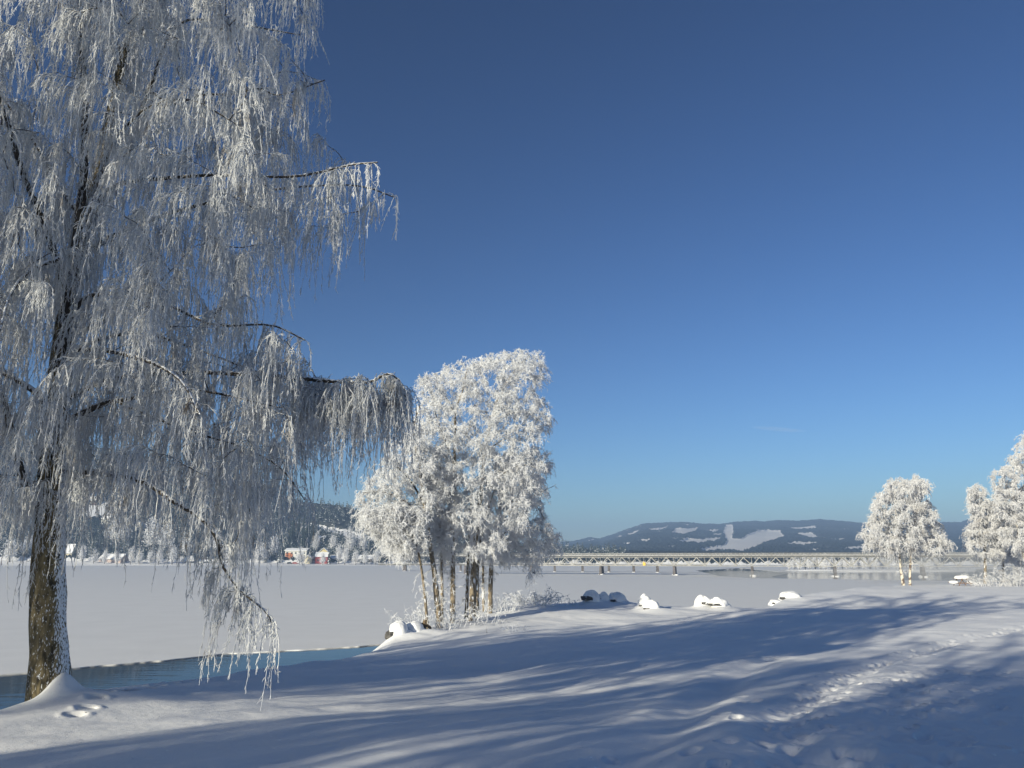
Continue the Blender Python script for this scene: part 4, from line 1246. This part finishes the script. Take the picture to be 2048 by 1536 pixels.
# distant frosted trees -------------------------------------------------
def frost_bush_mesh(seed, h=1.0, wd=0.45, n=2600):
    """crown of small frosted flakes grouped into clumps on upward limbs, for trees a few dozen pixels tall"""
    g = np.random.default_rng(seed); mb = MB(); tb = MB()
    nl = 15; cl = []
    for i in range(nl):
        a = g.uniform(0, 6.28); f = g.uniform(0.35, 1.0); rr = wd * (1.02 - 0.75 * f ** 2.2) * g.uniform(0.2, 0.8)
        tip = np.array([math.cos(a) * rr, math.sin(a) * rr, h * f])
        b_ = np.array([0, 0, h * 0.12])
        limb_tube(tb, np.array([b_, b_ * 0.5 + tip * 0.5 + np.array([0, 0, .05]), tip]), 0.02, 0.004, n=5, sides=4)
        for q in (0.35, 0.55, 0.75, 0.9, 1.0): cl.append((b_ * (1 - q) + tip * q, 0.06 + 0.09 * g.random()))
    limb_tube(tb, np.array([(0, 0, -0.06), (0, 0, .15), (0, 0, h * .5)]), 0.03, 0.012, n=5, sides=5)
    C = np.array([c for c, _ in cl]); Rr = np.array([r for _, r in cl])
    i = g.integers(0, len(cl), n)
    P = C[i] + g.normal(size=(n, 3)) * Rr[i, None] * np.array([.65, .65, .8])
    P[:, 2] = np.maximum(P[:, 2], 0.01)
    d = g.normal(size=(n, 3)); d /= np.linalg.norm(d, axis=1, keepdims=True)
    e = np.cross(d, g.normal(size=(n, 3))); e /= np.linalg.norm(e, axis=1, keepdims=True)
    s_ = g.uniform(.012, .034, n)[:, None] * h
    V_ = np.stack([P - e * s_ * 0.5, P + e * s_ * 0.5, P + d * s_ * 1.7], 1).reshape(-1, 3)
    mb.add(V_, t=np.arange(3 * n).reshape(-1, 3))
    return mb, tb


BUSH = []
for s_ in range(6):
    c_, t_ = frost_bush_mesh(100 + s_, 1.0, (0.30, 0.42, 0.34, 0.5, 0.26, 0.38)[s_])
    r_ = empty('frosted_tree', (0, 0, 0)); c_.build('crown', M_FROST3, r_, False); t_.build('trunk', M_LIMB, r_)
    BUSH.append([r_, False])


def far_tree(px, Y, hpx, label, group, k, z=None, squash=1.0):
    """hpx: height in photo pixels"""
    p = at(px, 1117, Y)
    z = hill_z(p[0], Y) if z is None else z
    r_, used = BUSH[k % 6]
    if used: r_ = copy_tree(r_)
    else: BUSH[k % 6][1] = True
    h = hpx / F * Y
    r_.location = (p[0], Y, z - 0.1 * h / 10); r_.scale = (h * squash, h * squash, h); r_.rotation_euler = (0, 0, k * 1.7)
    tag(r_, label, 'tree', group)


# the trees and bushes on the far shore, left to right: x, height, distance, squash, place
GF = 'frosted trees along the far shore'
FT = [
    (20, 40, 600, 1.1, 'broad frosted tree on the far shore at the left picture edge'),
    (52, 34, 610, 1.1, 'frosted tree on the far shore directly left of the big birch trunk'),
    (165, 30, 600, 0.9, 'frosted tree right beside the cream house behind the birch'),
    (188, 22, 596, 1.0, 'low frosted bush between the cream house and the long boathouse'),
    (210, 24, 594, 0.8, 'slim frosted bush before the left end of the long boathouse'),
    (222, 52, 640, 0.7, 'tall frosted tree rising behind the long boathouse'),
    (242, 48, 640, 0.9, 'frosted tree rising behind the right end of the long boathouse'),
    (234, 22, 593, 0.8, 'slim frosted bush before the right half of the long boathouse'),
    (262, 30, 592, 0.7, 'pointed frosted tree just right of the long boathouse'),
    (279, 26, 592, 0.8, 'second pointed frosted tree right of the long boathouse'),
    (300, 52, 625, 1.2, 'large round frosted tree right of the long boathouse'),
    (303, 24, 591, 0.9, 'small frosted bush in front of the large round tree'),
    (318, 28, 591, 0.9, 'frosted bush with a peaked top in front of the large round tree'),
    (332, 46, 620, 0.9, 'frosted tree leaning against the large round one'),
    (345, 32, 591, 0.9, 'rightmost frosted bush before the parked cars'),
    (372, 36, 615, 1.0, 'frosted tree behind the parked cars'),
    (430, 40, 612, 1.0, 'frosted tree right of the white gabled house'),
    (455, 32, 600, 1.0, 'frosted tree half hidden by the hanging birch twigs'),
    (485, 38, 606, 1.0, 'frosted tree behind the drooping birch spray'),
    (520, 34, 600, 1.0, 'frosted tree left of the orange and white house, behind twigs'),
    (548, 36, 612, 1.0, 'frosted tree touching the left side of the orange and white house'),
    (600, 28, 592, 0.8, 'round frosted tree in front of the orange and white house'),
    (631, 32, 640, 0.8, 'frosted tree between the orange and white house and the yellow house'),
    (646, 21, 591, 0.8, 'small frosted tree in front of the red boathouse'),
    (664, 30, 635, 0.9, 'frosted tree close behind the right side of the yellow house'),
    (678, 32, 600, 0.7, 'frosted tree at the left end of the low white building'),
    (690, 28, 592, 0.8, 'frosted bush before the low white building'),
    (700, 44, 630, 0.7, 'tall frosted tree behind the low white building'),
    (722, 46, 634, 0.8, 'tallest frosted tree right of the low white building'),
    (712, 24, 592, 0.9, 'bushy frosted tree before the brown-gabled building'),
    (730, 22, 591, 1.0, 'broad low frosted bush before the brown-gabled building'),
    (752, 26, 594, 0.9, 'frosted tree at the right side of the brown-gabled building'),
    (768, 36, 612, 0.9, 'frosted tree behind the shore left of the middle clump'),
    (790, 22, 592, 1.0, 'low frosted tree where the low bridge meets the far shore'),
    (812, 30, 600, 1.0, 'frosted tree above the low bridge end, behind the clump'),
]
for i, (px, hp_, Y_, sq, lb_) in enumerate(FT): far_tree(px, Y_, hp_ * 1.2, lb_, GF, i, squash=sq * 1.15)

# spit of land behind the bridge on the right
spit = [(1568, 330), (1600, 322), (1680, 318), (1780, 316), (1860, 322), (1950, 330), (1950, 352), (1760, 350), (1600, 345)]
mb = MB()
P = np.array([at(a, 1117, y_) for a, y_ in spit])
n_ = len(P); cen = P.mean(0)
v = [(p[0], p[1], -0.1) for p in P] + [(p[0] * .98 + cen[0] * .02, p[1] * .93 + cen[1] * .07, 0.45) for p in P] + [(cen[0], cen[1], 0.6)]
mb.add(v, [(i, (i + 1) % n_, (i + 1) % n_ + n_, i + n_) for i in range(n_)], [(2 * n_, i + n_, (i + 1) % n_ + n_) for i in range(n_)])
tag(mb.build('spit_ground', M_CAP), kind='structure')
GS = 'frosted trees on the spit behind the bridge'
xs = [1578, 1588, 1597, 1609, 1618, 1629, 1640, 1650, 1662, 1671, 1683, 1693, 1704, 1716, 1726, 1738, 1750, 1764, 1776, 1790, 1842, 1856, 1872]
ORD = 'first second third fourth fifth sixth seventh eighth ninth tenth eleventh twelfth thirteenth fourteenth fifteenth'.split()


def SPL(i, x_):
    if x_ > 1800: return 'low frosted tree on the spit showing %s the twin birch trunks' % {1842: 'closest right of', 1856: 'a little right of', 1872: 'well right of'}[x_]
    if x_ < 1655: return 'low frosted tree on the spit left of the bridge pier, %s from the spit tip' % ORD[i]
    return 'low frosted tree on the spit right of the bridge pier, %s from it' % ORD[[q for q in xs if q > 1655].index(x_)]


for i, x_ in enumerate(xs):
    far_tree(x_, 330 + (i * 7) % 12, 20 + (i * 5) % 9, SPL(i, x_), GS, i + 2, z=0.4, squash=1.2)

# frosted scrub along the farthest shore behind the bridge (one mass)
mb = MB()
cv, tv = frost_bush_mesh(200, 1.0, 0.55, 500)
BVv = np.concatenate(cv.v); BTt = np.concatenate(cv.t)
for k in range(700):
    px = rng.uniform(840, 1990); Y_ = rng.uniform(586, 640)
    p = at(px, 1117, Y_); h = rng.uniform(1.0, 2.8)
    mb.add(BVv * np.array([h, h, h]) + np.array([p[0], Y_, hill_z(p[0], Y_) - 0.2]), t=BTt)
tag(mb.build('frosted_scrub', M_FROST3, smooth=False), 'frosted scrub and trees on the farthest shore behind the bridge', 'scrub', kind='stuff')

# houses ---------------------------------------------------------------
M_WIN = simple('window_glass', (0.03, 0.04, 0.05), 0.15)
M_WALLS = dict(cream=(0.62, 0.56, 0.40), white=(0.68, 0.67, 0.62), yellow=(0.66, 0.55, 0.26), red=(0.26, 0.035, 0.03), orange=(0.50, 0.17, 0.06), brown=(0.12, 0.08, 0.055), pink=(0.45, 0.36, 0.32), grey=(0.35, 0.35, 0.35))
M_WALLS = {k: simple(k + '_boards', v, 0.8, vary=0.08, scale=1.5) for k, v in M_WALLS.items()}
M_EAVE = simple('dark_eaves', (0.05, 0.045, 0.04), 0.8)


def house(px0, px1, pyt, pyb, Y, colour, label, gable=False, roof=0.38, cat='house', name='house', depth=8, wins=3, rz=0.0, lift=0.0, floors=1, second=None):
    """px0..px1, pyt..pyb: the box the house fills in the photo; gable: the gable end faces us"""
    c = at((px0 + px1) / 2, pyb, Y); k = Y / F
    wd = (px1 - px0) * k; H = (pyb - pyt) * k
    g = hill_z(c[0], Y)
    zb = c[2]
    if Y > 660: zb = max(zb, g)
    root = empty(name, (c[0], Y, zb), rz); tag(root, label, cat)
    hw = H * (1 - roof); hr = H * roof
    mb = MB(); x, y = wd / 2 * 0.94, depth / 2
    lo = min(0, g - zb) - 1.0
    if gable:
        v = [(-x, -y, lo), (x, -y, lo), (x, -y, hw), (0, -y, H * .97), (-x, -y, hw), (-x, y, lo), (x, y, lo), (x, y, hw), (0, y, H * .97), (-x, y, hw)]
        mb.add(v, [(0, 1, 2, 4), (1, 6, 7, 2), (5, 0, 4, 9), (6, 5, 9, 7)], [(4, 2, 3), (7, 9, 8)])
    else:
        v = [(-x, -y, lo), (x, -y, lo), (x, -y, hw), (-x, -y, hw), (-x, y, lo), (x, y, lo), (x, y, hw), (-x, y, hw), (-x, 0, H * .97), (x, 0, H * .97)]
        mb.add(v, [(0, 1, 2, 3), (1, 5, 6, 2), (4, 0, 3, 7), (5, 4, 7, 6)], [(3, 8, 7), (2, 6, 9)])
    mb.build('wall', M_WALLS[colour], root, False)
    X, Y2 = wd / 2, depth / 2 + 0.5; th = 0.45
    for zz, mt, nm in ((0.0, M_EAVE, 'roof'), (0.22, M_ROOFSNOW, 'roof_snow')):
        mb = MB(); t2 = 0.2 if nm == 'roof' else th; gg = -0.03 if nm == 'roof' else 0
        if gable:
            pr = [(-X - .2, hw - .25), (0, H), (X + .2, hw - .25)]
            v = [(a, -Y2 - gg * 3, b_ + zz) for a, b_ in pr] + [(a, -Y2 - gg * 3, b_ + zz + t2) for a, b_ in pr] + [(a, Y2, b_ + zz) for a, b_ in pr] + [(a, Y2, b_ + zz + t2) for a, b_ in pr]
        else:
            pr = [(-Y2, hw - .25), (0, H), (Y2, hw - .25)]
            v = [(-X, a, b_ + zz) for a, b_ in pr] + [(-X, a, b_ + zz + t2) for a, b_ in pr] + [(X, a, b_ + zz) for a, b_ in pr] + [(X, a, b_ + zz + t2) for a, b_ in pr]
        q = []
        for i in (0, 1): q += [(i, i + 1, i + 4, i + 3), (i + 6, i + 9, i + 10, i + 7), (i + 3, i + 4, i + 10, i + 9), (i, i + 6, i + 7, i + 1)]
        q += [(0, 3, 9, 6), (2, 8, 11, 5)]
        mb.add(v, q)
        ro = mb.build(nm, mt, root if nm == 'roof' else ro, False)
    if second:
        mb = MB(); mb.box((-x * 0.62, -y - 0.06, hw * 0.42), (x * 0.68, 0.1, hw * 0.8)); mb.build('wall_panel', M_WALLS[second], root, False)
    for f in range(floors):
        for i in range(wins):
            wx = -x + (i + 0.5 + 0.1 * (i % 2)) * 2 * x / wins
            wz = hw * ((f + 0.55) / floors)
            mb = MB(); mb.box((wx, -y - 0.1, wz), (min(1.3, x * 0.7 / wins), 0.1, min(1.3, hw / floors * 0.42)))
            mb.build('window', M_WIN, root, False)
    if cat == 'house':
        mb = MB(); mb.box((x * 0.45, 0.6, H + 0.35), (0.7, 0.7, 1.2)); mb.build('chimney', M_WALLS['grey'], root, False)
        mb = MB(); mb.box((x * 0.1, -y - 0.14, 1.0), (0.95, 0.12, 2.0)); mb.build('door', M_WALLS['brown'], root, False)
    return root


house(127, 148, 1091, 1121, 612, 'cream', 'cream house with a big snowy roof just right of the birch trunk', roof=0.55, wins=2)
house(201, 254, 1110, 1127.5, 604, 'pink', 'long low boathouse with snowy roof on the far shore behind the birch', roof=0.5, cat='boathouse', name='boathouse', wins=0, rz=-0.25, depth=9)
house(200, 217, 1088, 1106, 690, 'white', 'pale house with snowy roof above the long boathouse', roof=0.55, wins=2)
house(269, 281, 1090, 1110, 680, 'white', 'narrow white house among the frosted trees right of the boathouse', roof=0.4, wins=1, gable=True)
house(397, 418, 1096, 1116, 640, 'white', 'white gabled house behind the parked cars', gable=True, roof=0.5, wins=2)
house(572, 616, 1099, 1122, 615, 'white', 'large two-storey white house with an orange left end', roof=0.16, wins=5, floors=2, second='orange', depth=10)
house(611, 625, 1112, 1124, 603, 'cream', 'little cream gabled hut right of the orange and white house', gable=True, roof=0.45, wins=1, cat='hut', name='hut', depth=5)
house(640, 658, 1098, 1118, 628, 'yellow', 'tall yellow house above the red boathouse', gable=True, roof=0.35, wins=2, floors=2)
house(631, 657, 1107, 1129, 604, 'red', 'red boathouse with a thick snowy roof at the far shore', roof=0.33, cat='boathouse', name='boathouse', wins=2, depth=7)
house(657, 694, 1112, 1124, 612, 'white', 'low white building with long snowy roof right of the red boathouse', roof=0.5, cat='building', name='low_building', wins=4)
house(712, 750, 1112, 1125, 612, 'brown', 'brown-gabled building with snowy roof furthest right on the far shore', roof=0.5, cat='building', name='low_building', wins=3, rz=-0.3)
house(148, 164, 1022, 1037, 740, 'cream', 'left one of the two houses high on the snowy slope behind the birch', roof=0.5, wins=2)
house(172, 192, 1026, 1040, 735, 'brown', 'right one of the two houses high on the snowy slope behind the birch', roof=0.5, wins=2)
house(603, 614, 1053, 1062, 730, 'white', 'small white farmhouse highest on the slope above the orange and white house', roof=0.45, wins=2)
house(638, 652, 1079, 1088, 690, 'pink', 'farmhouse on the slope below the snowfield, above the yellow house', roof=0.5, wins=2)
for i, (px, h_, r_, lb_) in enumerate([
    (574, 26, 3.6, 'leftmost tall spruce behind the orange and white house'), (583, 30, 3.8, 'second tall spruce behind the orange and white house'),
    (594, 27, 3.6, 'spruce rising over the roof middle of the orange and white house'), (604, 31, 4.0, 'tallest spruce over the right end of the orange and white house'),
    (613, 28, 3.6, 'spruce just right of the tallest one'), (621, 24, 3.2, 'shorter spruce left of the slope farmhouse'), (629, 20, 3.0, 'small spruce right of the tall spruce row'),
    (318, 30, 4.0, 'spruce between hanging birch twigs, left one of three'), (340, 34, 4.2, 'spruce between hanging birch twigs, tallest of three'), (362, 28, 4.0, 'spruce between hanging birch twigs, right one of three')]):
    spruce(px, 1117, 660 + 7 * (i % 3), h_, r_, lb_, i)
for i, (px, c_, lb_) in enumerate([(364, 'blue', 'snow-topped blue car, leftmost in the row on the far shore'), (376, 'dark', 'snow-topped dark car next to the blue one on the far shore'), (388, 'dark', 'dark parked car in the middle of the far shore row'),
                                   (401, 'white', 'white parked car in the far shore row'), (414, 'dark', 'rightmost dark car of the far shore row'), (580, 'dark', 'dark car parked below the orange and white house'), (591, 'red', 'red car parked below the orange and white house')]):
    p = at(px, 1123, 600); car((p[0], 600, hill_z(p[0], 600)), 0.1 * (i % 3), c_, lb_)

# ------------------------------------------------------------------ mist over the open water, and the haze
def volume_mat(name, dens, col=(0.9, 0.93, 1.0)):
    m = bpy.data.materials.new(name); m.use_nodes = True; t = m.node_tree
    t.nodes.remove(t.nodes['Principled BSDF'])
    v = t.nodes.new('ShaderNodeVolumePrincipled'); v.inputs['Density'].default_value = dens
    v.inputs['Color'].default_value = tuple(col) + (1,); v.inputs['Anisotropy'].default_value = 0.0
    t.links.new(v.outputs[0], t.nodes['Material Output'].inputs['Volume'])
    return m


HAZE = 0.00042
HTOP = max(HZ.max(), FHZ.max()) + 12; print('haze top', HTOP)
mb = MB(); mb.box((0, 1850, (HTOP - 2) / 2), (7900, 4300, HTOP + 2))
tag(mb.build('haze', volume_mat('haze_air', HAZE, (0.42, 0.62, 0.98)), smooth=False), 'thin winter haze over the whole lake', 'haze', kind='stuff')
mb = MB()
for i, (px, Y_, rx, ry, rz_) in enumerate([(1540, 215, 24, 26, 1.1), (1700, 220, 30, 30, 1.3), (1800, 205, 32, 20, 2.2), (1940, 190, 28, 22, 6.5), (2040, 170, 30, 24, 6.5)]):
    p = at(px, 1117, Y_); blob(mb, (p[0], Y_, 0.6), (rx, ry, rz_), i + 60, n=22, rough=0.18, boxy=2)
mi = mb.build('mist', volume_mat('river_mist', 0.018, (0.95, 0.97, 1.0)))
tag(mi, 'pale mist drifting over the open water by the bridge', 'mist', kind='stuff')

a_ = at(1498, 854, 9000); b2 = at(1614, 863, 9000)
mb = MB(); blob(mb, (0, 0, 0), (np.linalg.norm(b2 - a_) / 2, 60, 24), 77, n=16, rough=0.15, boxy=2)
cl = mb.build('cloud', volume_mat('cloud_vapour', 0.0011, (1, 1, 1)))
cl.location = tuple((a_ + b2) / 2); cl.rotation_euler = (0, -math.atan2(b2[2] - a_[2], b2[0] - a_[0]), 0)
tag(cl, kind='structure')
